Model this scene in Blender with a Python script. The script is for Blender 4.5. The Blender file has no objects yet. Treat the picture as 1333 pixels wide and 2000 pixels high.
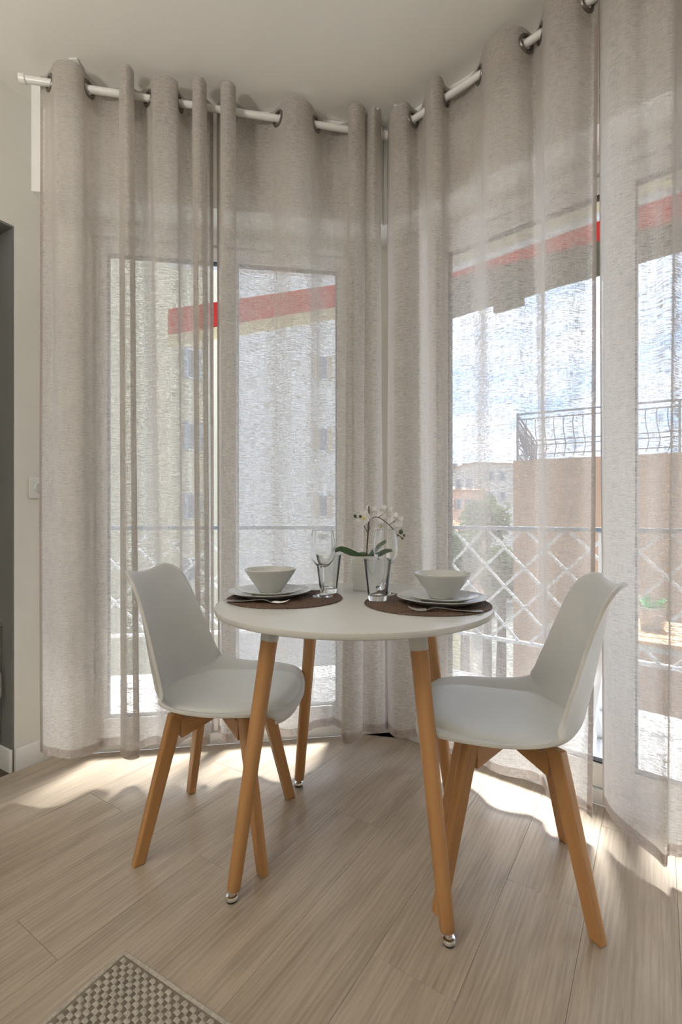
import bpy, bmesh, math, random
from mathutils import Vector, Matrix, noise as mnoise

random.seed(7)
SC = bpy.context.scene
COL = SC.collection
R = math.radians

# ------------------------------------------------------------------ camera
HC, F, CX, CY = 0.98, 942.0, 667.0, 1010.0
cam_d = bpy.data.cameras.new('camera')
cam_d.sensor_fit = 'VERTICAL'
cam_d.sensor_height = 36.0
cam_d.lens = F / 2000.0 * 36.0
cam_d.shift_y = (CY - 1000.0) / 2000.0
cam_d.shift_x = -(CX - 666.5) / 2000.0
cam_d.clip_start = 0.05
cam_d.clip_end = 500
cam = bpy.data.objects.new('camera', cam_d)
cam.location = (0, 0, HC)
cam.rotation_euler = (R(90), 0, 0)
COL.objects.link(cam)
SC.camera = cam

# ------------------------------------------------------------------ world: hazy bright sky with clouds
w = bpy.data.worlds.new('sky_world')
SC.world = w
w.use_nodes = True
nt = w.node_tree
nt.nodes.clear()
wo = nt.nodes.new('ShaderNodeOutputWorld')
bg = nt.nodes.new('ShaderNodeBackground')
tc = nt.nodes.new('ShaderNodeTexCoord')
mp = nt.nodes.new('ShaderNodeMapping')
mp.inputs['Scale'].default_value = (1.6, 1.6, 4.5)
mp.inputs['Location'].default_value = (0.35, 0.1, 0.2)
nz = nt.nodes.new('ShaderNodeTexNoise')
nz.inputs['Scale'].default_value = 2.2
nz.inputs['Detail'].default_value = 6
nz.inputs['Roughness'].default_value = 0.6
rp = nt.nodes.new('ShaderNodeValToRGB')
rp.color_ramp.elements[0].position = 0.36
rp.color_ramp.elements[0].color = (0.42, 0.62, 0.98, 1)
rp.color_ramp.elements[1].position = 0.56
rp.color_ramp.elements[1].color = (0.90, 0.96, 1.08, 1)
nt.links.new(tc.outputs['Generated'], mp.inputs['Vector'])
nt.links.new(mp.outputs['Vector'], nz.inputs['Vector'])
nt.links.new(nz.outputs['Fac'], rp.inputs['Fac'])
nt.links.new(rp.outputs['Color'], bg.inputs['Color'])
nt.links.new(bg.outputs['Background'], wo.inputs['Surface'])
bg.inputs['Strength'].default_value = 2.9

# ------------------------------------------------------------------ sun and an added fill light
sun_d = bpy.data.lights.new('sun', 'SUN')
sun_d.energy = 21.0
sun_d.angle = R(13)
sun_d.color = (1.0, 0.98, 0.95)
sun = bpy.data.objects.new('sun', sun_d)
COL.objects.link(sun)
sun.rotation_euler = Vector((-0.20, -0.50, -0.90)).to_track_quat('-Z', 'Y').to_euler()

lamp_d = bpy.data.lights.new('fill_uplight', 'AREA')      # unseen uplight behind the camera, added to brighten the ceiling
lamp_d.shape = 'DISK'
lamp_d.size = 0.35
lamp_d.energy = 62
lamp_d.color = (1.0, 0.95, 0.89)
lamp = bpy.data.objects.new('fill_uplight', lamp_d)
lamp.location = (-1.5, -0.5, 1.70)
lamp.rotation_euler = (R(180), 0, 0)
COL.objects.link(lamp)

vs = SC.view_settings
vs.view_transform = 'Standard'
vs.look = 'None'
vs.gamma = 1.0
vs.use_curve_mapping = False
vs.exposure = 0.14
SC.cycles.transparent_max_bounces = 20
SC.cycles.max_bounces = 14
SC.cycles.transmission_bounces = 14
SC.cycles.diffuse_bounces = 4
SC.cycles.sample_clamp_indirect = 6
SC.cycles.adaptive_threshold = 0.06
SC.cycles.use_light_tree = False

# ------------------------------------------------------------------ helpers
def P(px, py, Y):
    return Vector(((px - CX) / F * Y, Y, HC + (CY - py) / F * Y))

def link(o, parent=None):
    COL.objects.link(o)
    if parent is not None:
        o.parent = parent
    return o

def tag(o, label=None, cat=None, group=None, kind=None):
    if label: o['label'] = label
    if cat: o['category'] = cat
    if group: o['group'] = group
    if kind: o['kind'] = kind
    return o

def empty(name, loc=(0, 0, 0), rz=0.0):
    o = bpy.data.objects.new(name, None)
    o.empty_display_size = 0.05
    o.location = loc
    o.rotation_euler = (0, 0, rz)
    COL.objects.link(o)
    return o

def mesh_obj(name, verts, faces, material, parent=None, smooth=False, uvs=None):
    me = bpy.data.meshes.new(name)
    me.from_pydata([tuple(v) for v in verts], [], faces)
    me.update()
    if uvs is not None:
        uvl = me.uv_layers.new(name='UVMap')
        for lp in me.loops:
            uvl.data[lp.index].uv = uvs[lp.vertex_index]
    if smooth:
        me.polygons.foreach_set('use_smooth', [True] * len(me.polygons))
    if material: me.materials.append(material)
    return link(bpy.data.objects.new(name, me), parent)

class MB:
    """collects simple shapes into one mesh"""
    def __init__(s):
        s.v = []; s.f = []; s.sm = []
    def add(s, verts, faces, smooth=False):
        b = len(s.v)
        s.v += [Vector(v) for v in verts]
        s.f += [tuple(b + i for i in f) for f in faces]
        s.sm += [smooth] * len(faces)
    def box(s, c, size, M=None):
        x, y, z = [k / 2 for k in size]
        vs_ = [Vector((a * x, b * y, e * z)) for e in (-1, 1) for b in (-1, 1) for a in (-1, 1)]
        c = Vector(c)
        if M is not None: vs_ = [M @ v for v in vs_]
        s.add([v + c for v in vs_], [(0, 2, 3, 1), (4, 5, 7, 6), (0, 1, 5, 4), (2, 6, 7, 3), (0, 4, 6, 2), (1, 3, 7, 5)])
    def bar(s, a, b, wx, wy, up=(0, 0, 1), wx2=None, wy2=None):
        """rectangular bar a->b"""
        a, b = Vector(a), Vector(b)
        t = (b - a).normalized(); up = Vector(up)
        sx = t.cross(up)
        if sx.length < 1e-4: sx = t.cross(Vector((1, 0, 0)))
        sx.normalize(); sy = sx.cross(t).normalized()
        wx2 = wx if wx2 is None else wx2; wy2 = wy if wy2 is None else wy2
        vs_ = []
        for p, p1, p2 in ((a, wx, wy), (b, wx2, wy2)):
            for i, j in ((-1, -1), (1, -1), (1, 1), (-1, 1)):
                vs_.append(p + sx * (i * p1 / 2) + sy * (j * p2 / 2))
        s.add(vs_, [(0, 3, 2, 1), (4, 5, 6, 7), (0, 1, 5, 4), (1, 2, 6, 5), (2, 3, 7, 6), (3, 0, 4, 7)])
    def tube(s, pts, r, n=12, cap=True):
        pts = [Vector(p) for p in pts]
        rs = r if isinstance(r, (list, tuple)) else [r] * len(pts)
        prev = None; vs_ = []; fs = []
        for i, p in enumerate(pts):
            t = (pts[min(i + 1, len(pts) - 1)] - pts[max(i - 1, 0)]).normalized()
            if prev is None:
                u = t.cross(Vector((0.13, 0.2, 1.0)))
                if u.length < 1e-3: u = t.cross(Vector((1, 0, 0)))
            else:
                u = prev - t * prev.dot(t)
            u.normalize(); prev = u; q = t.cross(u)
            for k in range(n):
                a = 2 * math.pi * k / n
                vs_.append(p + (u * math.cos(a) + q * math.sin(a)) * rs[i])
        for i in range(len(pts) - 1):
            for k in range(n):
                fs.append((i * n + k, i * n + (k + 1) % n, (i + 1) * n + (k + 1) % n, (i + 1) * n + k))
        if cap:
            fs.append(tuple(range(n - 1, -1, -1)))
            fs.append(tuple((len(pts) - 1) * n + k for k in range(n)))
        s.add(vs_, fs, True)
    def lathe(s, prof, n=48, c=(0, 0, 0)):
        c = Vector(c); vs_ = []; fs = []
        m = len(prof)
        for r_, z_ in prof:
            for k in range(n):
                a = 2 * math.pi * k / n
                vs_.append(c + Vector((r_ * math.cos(a), r_ * math.sin(a), z_)))
        for i in range(m - 1):
            for k in range(n):
                fs.append((i * n + k, i * n + (k + 1) % n, (i + 1) * n + (k + 1) % n, (i + 1) * n + k))
        if prof[0][0] > 1e-6: fs.append(tuple(range(n - 1, -1, -1)))
        if prof[-1][0] > 1e-6: fs.append(tuple((m - 1) * n + k for k in range(n)))
        s.add(vs_, fs, True)
    def build(s, name, material, parent=None, bevel=0.0, autosmooth=True, loc=None):
        me = bpy.data.meshes.new(name)
        me.from_pydata([tuple(v) for v in s.v], [], s.f)
        me.polygons.foreach_set('use_smooth', s.sm)
        me.update()
        bm = bmesh.new(); bm.from_mesh(me)
        bmesh.ops.remove_doubles(bm, verts=bm.verts, dist=1e-6)
        bmesh.ops.recalc_face_normals(bm, faces=bm.faces)
        if bevel > 0:
            es = [e for e in bm.edges if len(e.link_faces) == 2 and e.calc_face_angle(0) > R(30)]
            bmesh.ops.bevel(bm, geom=es, offset=bevel, segments=2, affect='EDGES', profile=0.6, clamp_overlap=True)
        bm.to_mesh(me); bm.free()
        if autosmooth:
            try: me.set_sharp_from_angle(angle=R(42))
            except Exception: pass
        if material: me.materials.append(material)
        o = link(bpy.data.objects.new(name, me), parent)
        if loc is not None: o.location = loc
        return o

def rounded(prof, r=0.002): return prof

# ------------------------------------------------------------------ materials
MATS = {}
def newmat(name):
    m = bpy.data.materials.new(name); m.use_nodes = True
    n = m.node_tree; n.nodes.clear()
    o = n.nodes.new('ShaderNodeOutputMaterial')
    MATS[name] = m
    return m, n, o

def noise_node(n, scale, detail=3, rough=0.5, vec=None, mscale=None, coord='Object', mrot=None):
    t = n.nodes.new('ShaderNodeTexNoise')
    t.inputs['Scale'].default_value = scale; t.inputs['Detail'].default_value = detail
    t.inputs['Roughness'].default_value = rough
    if vec is None:
        tc_ = n.nodes.new('ShaderNodeTexCoord'); vec = tc_.outputs[coord]
    if mscale:
        mp_ = n.nodes.new('ShaderNodeMapping'); mp_.inputs['Scale'].default_value = mscale
        if mrot: mp_.inputs['Rotation'].default_value = mrot
        n.links.new(vec, mp_.inputs['Vector']); vec = mp_.outputs['Vector']
    n.links.new(vec, t.inputs['Vector'])
    return t

def ramp(n, src, stops):
    r_ = n.nodes.new('ShaderNodeValToRGB')
    els = r_.color_ramp.elements
    while len(els) < len(stops): els.new(0.5)
    for e, (p, c) in zip(els, stops):
        e.position = p; e.color = (*c, 1) if len(c) == 3 else c
    n.links.new(src, r_.inputs['Fac'])
    return r_

def plain(name, col, rough=0.5, var=0.06, scale=12.0, metal=0.0, bump=0.0, bscale=80, spec=0.5, coord='Object', trans=0.0):
    m, n, o = newmat(name)
    b = n.nodes.new('ShaderNodeBsdfPrincipled')
    t = noise_node(n, scale, 4, 0.55, coord=coord)
    lo = tuple(c * (1 - var) for c in col); hi = tuple(min(1, c * (1 + var)) for c in col)
    r_ = ramp(n, t.outputs['Fac'], [(0.3, lo), (0.7, hi)])
    n.links.new(r_.outputs['Color'], b.inputs['Base Color'])
    b.inputs['Roughness'].default_value = rough
    b.inputs['Metallic'].default_value = metal
    b.inputs['Specular IOR Level'].default_value = spec
    if bump > 0:
        t2 = noise_node(n, bscale, 4, 0.6, coord=coord)
        bp = n.nodes.new('ShaderNodeBump'); bp.inputs['Strength'].default_value = bump; bp.inputs['Distance'].default_value = 0.002
        n.links.new(t2.outputs['Fac'], bp.inputs['Height']); n.links.new(bp.outputs['Normal'], b.inputs['Normal'])
    if trans > 0:
        tr = n.nodes.new('ShaderNodeBsdfTranslucent'); n.links.new(r_.outputs['Color'], tr.inputs['Color'])
        mx = n.nodes.new('ShaderNodeMixShader'); mx.inputs['Fac'].default_value = trans
        n.links.new(b.outputs['BSDF'], mx.inputs[1]); n.links.new(tr.outputs['BSDF'], mx.inputs[2])
        n.links.new(mx.outputs['Shader'], o.inputs['Surface'])
    else:
        n.links.new(b.outputs['BSDF'], o.inputs['Surface'])
    return m

def wood_mat(name, lo, hi, sc, rough=0.42, mid=None, coord='Object', use_rand=False, wave=0.35):
    """grain runs along local X"""
    m, n, o = newmat(name)
    b = n.nodes.new('ShaderNodeBsdfPrincipled')
    tc_ = n.nodes.new('ShaderNodeTexCoord'); vec = tc_.outputs[coord]
    if use_rand:
        oi = n.nodes.new('ShaderNodeObjectInfo')
        sc_ = n.nodes.new('ShaderNodeVectorMath'); sc_.operation = 'SCALE'
        sc_.inputs[0].default_value = (17.0, 9.0, 5.0)
        n.links.new(oi.outputs['Random'], sc_.inputs['Scale'])
        ad = n.nodes.new('ShaderNodeVectorMath'); ad.operation = 'ADD'
        n.links.new(vec, ad.inputs[0]); n.links.new(sc_.outputs['Vector'], ad.inputs[1]); vec = ad.outputs['Vector']
    fine = noise_node(n, sc, 6, 0.65, vec=vec, mscale=(0.045, 1.0, 1.0))
    big = noise_node(n, sc * 0.12, 3, 0.5, vec=vec, mscale=(0.16, 1.0, 1.0))
    wv = n.nodes.new('ShaderNodeTexWave'); wv.wave_type = 'BANDS'; wv.bands_direction = 'Y'
    mpw = n.nodes.new('ShaderNodeMapping'); mpw.inputs['Scale'].default_value = (0.10, 1.0, 1.0)
    n.links.new(vec, mpw.inputs['Vector']); n.links.new(mpw.outputs['Vector'], wv.inputs['Vector'])
    wv.inputs['Scale'].default_value = sc * 0.16; wv.inputs['Distortion'].default_value = 9.0
    wv.inputs['Detail'].default_value = 3; wv.inputs['Detail Scale'].default_value = 1.2
    a = n.nodes.new('ShaderNodeMix'); a.data_type = 'FLOAT'; a.inputs['Factor'].default_value = 0.5
    n.links.new(fine.outputs['Fac'], a.inputs[2]); n.links.new(big.outputs['Fac'], a.inputs[3])
    a2 = n.nodes.new('ShaderNodeMix'); a2.data_type = 'FLOAT'; a2.inputs['Factor'].default_value = wave
    n.links.new(a.outputs[0], a2.inputs[2]); n.links.new(wv.outputs['Fac'], a2.inputs[3])
    r_ = ramp(n, a2.outputs[0], [(0.25, lo), (0.72, hi)])
    n.links.new(r_.outputs['Color'], b.inputs['Base Color'])
    b.inputs['Roughness'].default_value = rough
    bp = n.nodes.new('ShaderNodeBump'); bp.inputs['Strength'].default_value = 0.12; bp.inputs['Distance'].default_value = 0.001
    n.links.new(fine.outputs['Fac'], bp.inputs['Height']); n.links.new(bp.outputs['Normal'], b.inputs['Normal'])
    n.links.new(b.outputs['BSDF'], o.inputs['Surface'])
    return m

M_wall = plain('wall_paint', (0.78, 0.765, 0.71), 0.75, 0.02, 3, bump=0.15, bscale=120)
M_ceil = plain('ceiling_paint', (0.86, 0.84, 0.78), 0.85, 0.015, 2, bump=0.1, bscale=90)
M_frame = plain('white_upvc', (0.84, 0.84, 0.82), 0.35, 0.02, 6)
M_white = plain('white_lacquer', (0.66, 0.655, 0.63), 0.2, 0.02, 5)
M_shell = plain('white_polypropylene', (0.62, 0.617, 0.595), 0.42, 0.02, 6, bump=0.05, bscale=300)
M_pad = plain('white_leatherette', (0.69, 0.695, 0.675), 0.42, 0.02, 8, bump=0.12, bscale=420)
M_beech = wood_mat('beech_wood', (0.39, 0.19, 0.068), (0.58, 0.315, 0.13), 60, 0.38, wave=0.2)
M_floor = wood_mat('oak_laminate', (0.255, 0.20, 0.148), (0.54, 0.455, 0.36), 150, 0.31, use_rand=True, wave=0.07)
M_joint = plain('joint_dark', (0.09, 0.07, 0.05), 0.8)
M_chrome = plain('chrome', (0.8, 0.8, 0.8), 0.12, 0.02, 10, metal=1.0)
M_rubber = plain('black_rubber', (0.03, 0.03, 0.03), 0.6)
M_collar = plain('white_collar_plastic', (0.70, 0.71, 0.70), 0.45, 0.02)
M_rod = plain('white_rod_paint', (0.80, 0.79, 0.76), 0.3, 0.02)
M_ring = plain('gunmetal_eyelet', (0.20, 0.18, 0.16), 0.35, 0.1, 20, metal=0.8)
M_ceramic = plain('grey_white_stoneware', (0.63, 0.635, 0.62), 0.16, 0.03, 15)
M_steel = plain('cutlery_steel', (0.62, 0.61, 0.60), 0.2, 0.03, 30, metal=1.0)
M_pot = plain('white_pot_ceramic', (0.72, 0.715, 0.68), 0.5, 0.03, 20)
M_leaf = plain('orchid_leaf', (0.030, 0.075, 0.022), 0.4, 0.3, 25)
M_stem = plain('orchid_stem', (0.10, 0.065, 0.035), 0.6, 0.25, 60)
M_petal = plain('orchid_petal', (0.86, 0.83, 0.80), 0.5, 0.05, 40, trans=0.45)
M_lip = plain('orchid_lip', (0.75, 0.62, 0.10), 0.5, 0.2, 60)
M_bud = plain('orchid_bud', (0.07, 0.085, 0.03), 0.5, 0.3, 80)
M_soil = plain('dark_soil', (0.05, 0.035, 0.02), 0.9, 0.4, 90)
M_bin = plain('grey_bin_plastic', (0.30, 0.30, 0.30), 0.4, 0.04)
M_socket = plain('socket_plastic', (0.74, 0.74, 0.72), 0.35, 0.02)
M_rug_hi = plain('rug_wool_light', (0.47, 0.43, 0.365), 0.95, 0.22, 140, bump=0.5, bscale=600)
M_rug_lo = plain('rug_wool_dark', (0.22, 0.19, 0.15), 0.95, 0.2, 120, bump=0.5, bscale=600)
M_concrete = plain('balcony_concrete', (0.66, 0.65, 0.63), 0.8, 0.08, 6, bump=0.2, bscale=60)
M_cream = plain('cream_render', (0.72, 0.64, 0.44), 0.85, 0.06, 2)
M_yellowb = plain('yellow_facade', (0.45, 0.405, 0.29), 0.85, 0.07, 0.4)
M_whiteb = plain('pale_facade', (0.47, 0.455, 0.42), 0.85, 0.06, 0.5)
M_brown = plain('brown_render', (0.28, 0.17, 0.10), 0.9, 0.1, 0.6)
M_pink = plain('pink_facade', (0.60, 0.38, 0.29), 0.85, 0.08, 0.3)
M_tile = plain('terracotta_roof', (0.50, 0.20, 0.11), 0.85, 0.2, 1.5)
M_shutter = plain('blue_grey_shutter', (0.30, 0.33, 0.36), 0.6, 0.1, 3)
M_shutterb = plain('brown_shutter', (0.36, 0.29, 0.20), 0.6, 0.1, 3)
M_far_glass = plain('far_window_glass', (0.13, 0.15, 0.17), 0.1, 0.1, 2)
M_iron = plain('grey_iron', (0.10, 0.11, 0.13), 0.5, 0.1, 10)
M_railmetal = plain('balcony_rail_grey', (0.15, 0.18, 0.22), 0.5, 0.08, 10)
M_lattice = plain('white_lattice_paint', (0.55, 0.56, 0.57), 0.5, 0.03, 10)
M_red = plain('red_awning_fabric', (0.48, 0.06, 0.05), 0.8, 0.08, 20, trans=0.5)
M_val = plain('awning_backing_grey', (0.115, 0.115, 0.085), 0.8, 0.1, 20)
M_slat = plain('table_slat_wood', (0.55, 0.33, 0.17), 0.6, 0.15, 25)
M_grass = plain('pot_plant_green', (0.10, 0.42, 0.14), 0.5, 0.25, 40, trans=0.3)
M_greypot = plain('grey_planter', (0.42, 0.41, 0.40), 0.7, 0.12, 30)
M_tree = plain('tree_foliage', (0.10, 0.17, 0.055), 0.8, 0.4, 3, trans=0.25)
M_trunk = plain('tree_bark', (0.12, 0.08, 0.05), 0.9, 0.2, 8)
M_ground = plain('street_ground', (0.15, 0.15, 0.13), 0.9, 0.15, 0.2)
M_handle = plain('handle_grey', (0.45, 0.45, 0.44), 0.3, 0.03, metal=0.5)
M_gasket = plain('black_gasket', (0.02, 0.02, 0.02), 0.5)

# clear glass for drinking glasses
m, n, o = newmat('clear_glass')
b = n.nodes.new('ShaderNodeBsdfPrincipled')
b.inputs['Base Color'].default_value = (0.97, 0.98, 0.975, 1)
b.inputs['Transmission Weight'].default_value = 1.0
b.inputs['IOR'].default_value = 1.46
gt = noise_node(n, 8, 2)
gr = ramp(n, gt.outputs['Fac'], [(0.0, (0.005,) * 3), (1.0, (0.03,) * 3)])
n.links.new(gr.outputs['Color'], b.inputs['Roughness'])
n.links.new(b.outputs['BSDF'], o.inputs['Surface'])
M_glass = m

# window pane: thin clear sheet
m, n, o = newmat('window_glass')
tr = n.nodes.new('ShaderNodeBsdfTransparent'); tr.inputs['Color'].default_value = (0.96, 0.975, 0.97, 1)
gl = n.nodes.new('ShaderNodeBsdfGlossy'); gl.inputs['Roughness'].default_value = 0.02
fr = n.nodes.new('ShaderNodeFresnel'); fr.inputs['IOR'].default_value = 1.3
mx = n.nodes.new('ShaderNodeMixShader')
n.links.new(fr.outputs['Fac'], mx.inputs['Fac']); n.links.new(tr.outputs['BSDF'], mx.inputs[1]); n.links.new(gl.outputs['BSDF'], mx.inputs[2])
n.links.new(mx.outputs['Shader'], o.inputs['Surface'])
M_pane = m

# sheer linen: open weave of slubby threads
def linen(name, cover, col):
    m, n, o = newmat(name)
    uv = n.nodes.new('ShaderNodeTexCoord')
    wp = noise_node(n, 9.0, 3, 0.5, vec=uv.outputs['UV'])                    # slight waviness of the threads
    wps = n.nodes.new('ShaderNodeVectorMath'); wps.operation = 'SCALE'; wps.inputs['Scale'].default_value = 0.012
    n.links.new(wp.outputs['Color'], wps.inputs[0])
    wpa = n.nodes.new('ShaderNodeVectorMath'); wpa.operation = 'ADD'
    n.links.new(uv.outputs['UV'], wpa.inputs[0]); n.links.new(wps.outputs['Vector'], wpa.inputs[1])
    v = wpa.outputs['Vector']
    h1 = noise_node(n, 1.0, 3, 0.6, vec=v, mscale=(45, 520, 1))
    h2 = noise_node(n, 1.0, 2, 0.5, vec=v, mscale=(14, 190, 1))
    v1 = noise_node(n, 1.0, 3, 0.6, vec=v, mscale=(430, 22, 1))
    def add(a_, b_, fa):
        k = n.nodes.new('ShaderNodeMix'); k.data_type = 'FLOAT'; k.inputs['Factor'].default_value = fa
        n.links.new(a_, k.inputs[2]); n.links.new(b_, k.inputs[3]); return k.outputs[0]
    s_ = add(h1.outputs['Fac'], v1.outputs['Fac'], 0.28)
    s_ = add(s_, h2.outputs['Fac'], 0.18)
    al = n.nodes.new('ShaderNodeMapRange')
    al.inputs['From Min'].default_value = 0.41; al.inputs['From Max'].default_value = 0.59
    al.inputs['To Min'].default_value = max(0, cover - 0.36); al.inputs['To Max'].default_value = min(1, cover + 0.30)
    n.links.new(s_, al.inputs['Value'])
    cr = ramp(n, s_, [(0.38, tuple(c * 1.10 for c in col)), (0.62, tuple(c * 0.86 for c in col))])
    df = n.nodes.new('ShaderNodeBsdfDiffuse'); tl = n.nodes.new('ShaderNodeBsdfTranslucent'); tp = n.nodes.new('ShaderNodeBsdfTransparent')
    n.links.new(cr.outputs['Color'], df.inputs['Color']); n.links.new(cr.outputs['Color'], tl.inputs['Color'])
    m1 = n.nodes.new('ShaderNodeMixShader'); m1.inputs['Fac'].default_value = 0.5
    n.links.new(df.outputs['BSDF'], m1.inputs[1]); n.links.new(tl.outputs['BSDF'], m1.inputs[2])
    m2 = n.nodes.new('ShaderNodeMixShader')
    # oblique rays cross more thread: open fraction ** (1 / cos)
    ge = n.nodes.new('ShaderNodeNewGeometry')
    dt = n.nodes.new('ShaderNodeVectorMath'); dt.operation = 'DOT_PRODUCT'
    n.links.new(ge.outputs['Normal'], dt.inputs[0]); n.links.new(ge.outputs['Incoming'], dt.inputs[1])
    def mth(op, a_, b_=None):
        k = n.nodes.new('ShaderNodeMath'); k.operation = op
        for q_, v_ in ((0, a_), (1, b_)):
            if v_ is None: continue
            if isinstance(v_, (int, float)): k.inputs[q_].default_value = v_
            else: n.links.new(v_, k.inputs[q_])
        return k.outputs[0]
    co = mth('MAXIMUM', mth('ABSOLUTE', dt.outputs['Value']), 0.12)
    op_ = mth('MAXIMUM', mth('SUBTRACT', 1.0, al.outputs['Result']), 0.0)
    cov = mth('SUBTRACT', 1.0, mth('POWER', op_, mth('DIVIDE', 1.0, co)))
    n.links.new(cov, m2.inputs['Fac']); n.links.new(tp.outputs['BSDF'], m2.inputs[1]); n.links.new(m1.outputs['Shader'], m2.inputs[2])
    n.links.new(m2.outputs['Shader'], o.inputs['Surface'])
    return m
M_linen = linen('sheer_linen', 0.68, (0.67, 0.63, 0.585))
M_hem = linen('sheer_linen_hem', 0.78, (0.56, 0.49, 0.44))

# woven placemat
m, n, o = newmat('brown_woven_mat')
b = n.nodes.new('ShaderNodeBsdfPrincipled'); b.inputs['Roughness'].default_value = 0.7
t = noise_node(n, 240, 3, 0.6)
r_ = ramp(n, t.outputs['Fac'], [(0.35, (0.045, 0.022, 0.013)), (0.68, (0.20, 0.12, 0.08))])
n.links.new(r_.outputs['Color'], b.inputs['Base Color'])
n.links.new(b.outputs['BSDF'], o.inputs['Surface'])
M_mat = m

# ------------------------------------------------------------------ room geometry
WL = lambda X: 2.16 + 0.155 * X          # left window plane (y of inner face)
WR = lambda X: 2.378 - 0.839 * X         # right window plane
tL = Vector((1, 0.155, 0)).normalized(); nL = Vector((-0.155, 1, 0)).normalized()   # outward
tR = Vector((1, -0.839, 0)).normalized(); nR = Vector((0.839, 1, 0)).normalized()
PB = Vector((-1.19, 1.975, 0)); PC = Vector((0.219, 2.194, 0)); PA = Vector((-1.26, 1.858, 0))
wdir = (PA - PB).normalized()            # left wall, running towards the camera
wn = Vector((wdir.y, -wdir.x, 0))        # outward (away from the room)
if wn.x > 0: wn = -wn
PD = PC + tR * 2.2                       # right end of the right window wall
PL = PB + wdir * 5.2
PR = Vector((PD.x + 0.35, -2.7, 0))
PL2 = Vector((PL.x, -2.7, 0))
ZC = 2.625

def prism(mb, pts, z0, z1):
    n_ = len(pts)
    vs_ = [Vector((p[0], p[1], z0)) for p in pts] + [Vector((p[0], p[1], z1)) for p in pts]
    fs = [tuple(range(n_ - 1, -1, -1)), tuple(range(n_, 2 * n_))]
    for i in range(n_):
        j = (i + 1) % n_
        fs.append((i, j, n_ + j, n_ + i))
    mb.add(vs_, fs)

def wallbox(mb, a, b_, z0, z1, out, th):
    """wall slab whose inner face runs a->b_, thickness th along out"""
    prism(mb, [a, b_, b_ + out * th, a + out * th], z0, z1)

outline = [PB, PC, PD, PR, PL2, PL]

# floor: planks laid obliquely
fl = MB()
prism(fl, [p + (p - Vector((0, 0.2, 0))).normalized() * 0.02 for p in outline], -0.06, -0.012)
floor = fl.build('floor', M_joint)
tag(floor, 'light greige oak laminate floor laid obliquely', kind='structure')
e_ = Vector((math.cos(R(-33.3)), math.sin(R(-33.3)), 0)); l_ = Vector((-e_.y, e_.x, 0))
PW, PLEN, E0, L0 = 0.192, 1.1865, -1.302, 0.547
ang = math.atan2(l_.y, l_.x)
clips = [(PB, (PC - PB)), (PC, (PD - PC)), (PL, (PB - PL)), (PD, (PR - PD))]
plank_meshes = {}
def plank(row, i):
    e0 = E0 + row * PW; l0 = L0 + (row % 3) * PLEN / 3 + i * PLEN
    c = e_ * (e0 + PW / 2) + l_ * (l0 + PLEN / 2)
    if c.y < -1.6 or c.y > 3.2 or abs(c.x) > 3.4: return
    g = 0.0003
    corners = [c + l_ * a + e_ * b_ for a in (-PLEN / 2, PLEN / 2) for b_ in (-PW / 2, PW / 2)]
    inside = []
    for p, d in clips:
        nn = Vector((d.y, -d.x, 0)).normalized()         # inward side for this winding
        inside.append([(q - p).dot(nn) for q in corners])
    if any(max(s_) <= 0.005 for s_ in inside): return
    cut = any(min(s_) < 0 for s_ in inside)
    if cut or 'full' not in plank_meshes:
        bm = bmesh.new()
        bmesh.ops.create_cube(bm, size=1.0)
        for v in bm.verts:
            v.co = Vector((v.co.x * (PLEN - 2 * g), v.co.y * (PW - 2 * g), (v.co.z - 0.5) * 0.011))
        bmesh.ops.bevel(bm, geom=[e for e in bm.edges if all(v.co.z > -1e-6 for v in e.verts)], offset=0.0004, segments=1, affect='EDGES')
        if cut:
            Mi = (Matrix.Translation(c) @ Matrix.Rotation(ang, 4, 'Z')).inverted()
            for p, d in clips:
                nn = Vector((d.y, -d.x, 0)).normalized()
                bmesh.ops.bisect_plane(bm, geom=bm.verts[:] + bm.edges[:] + bm.faces[:], plane_co=Mi @ p, plane_no=(Mi.to_3x3() @ nn), clear_inner=True)
                if not bm.verts: break
            if not bm.faces:
                bm.free(); return
            bmesh.ops.holes_fill(bm, edges=bm.edges)
        me = bpy.data.meshes.new('plank'); bm.to_mesh(me); bm.free()
        me.materials.append(M_floor)
        if not cut: plank_meshes['full'] = me
    else:
        me = plank_meshes['full']
    o = bpy.data.objects.new('plank', me)
    o.location = c; o.rotation_euler = (0, 0, ang)
    link(o, floor)
for row in range(-14, 16):
    for i in range(-5, 5):
        plank(row, i)

# ceiling
cl = MB()
prism(cl, [p + (p - Vector((0, 0.2, 0))).normalized() * 0.10 for p in outline], ZC, ZC + 0.15)
tag(cl.build('ceiling', M_ceil), 'plain white ceiling', kind='structure')

# left wall with a recess
NICHE_Z = 2.10; NW = 0.95; ND = 0.50
wl_ = MB()
wallbox(wl_, PB, PA, 0, ZC, wn, 0.52)
wallbox(wl_, PA, PA + wdir * NW, NICHE_Z, ZC, wn, 0.52)
wallbox(wl_, PA + wdir * NW, PL, 0, ZC, wn, 0.52)
wallbox(wl_, PA + wn * ND, PA + wdir * NW + wn * ND, 0, NICHE_Z, wn, 0.1)
tag(wl_.build('wall_left', M_wall), 'off-white wall with a deep unlit recess', kind='structure')
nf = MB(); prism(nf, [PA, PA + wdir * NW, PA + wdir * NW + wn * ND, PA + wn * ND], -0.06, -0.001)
tag(nf.build('floor', M_joint), 'dark floor inside the wall recess', kind='structure')
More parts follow.
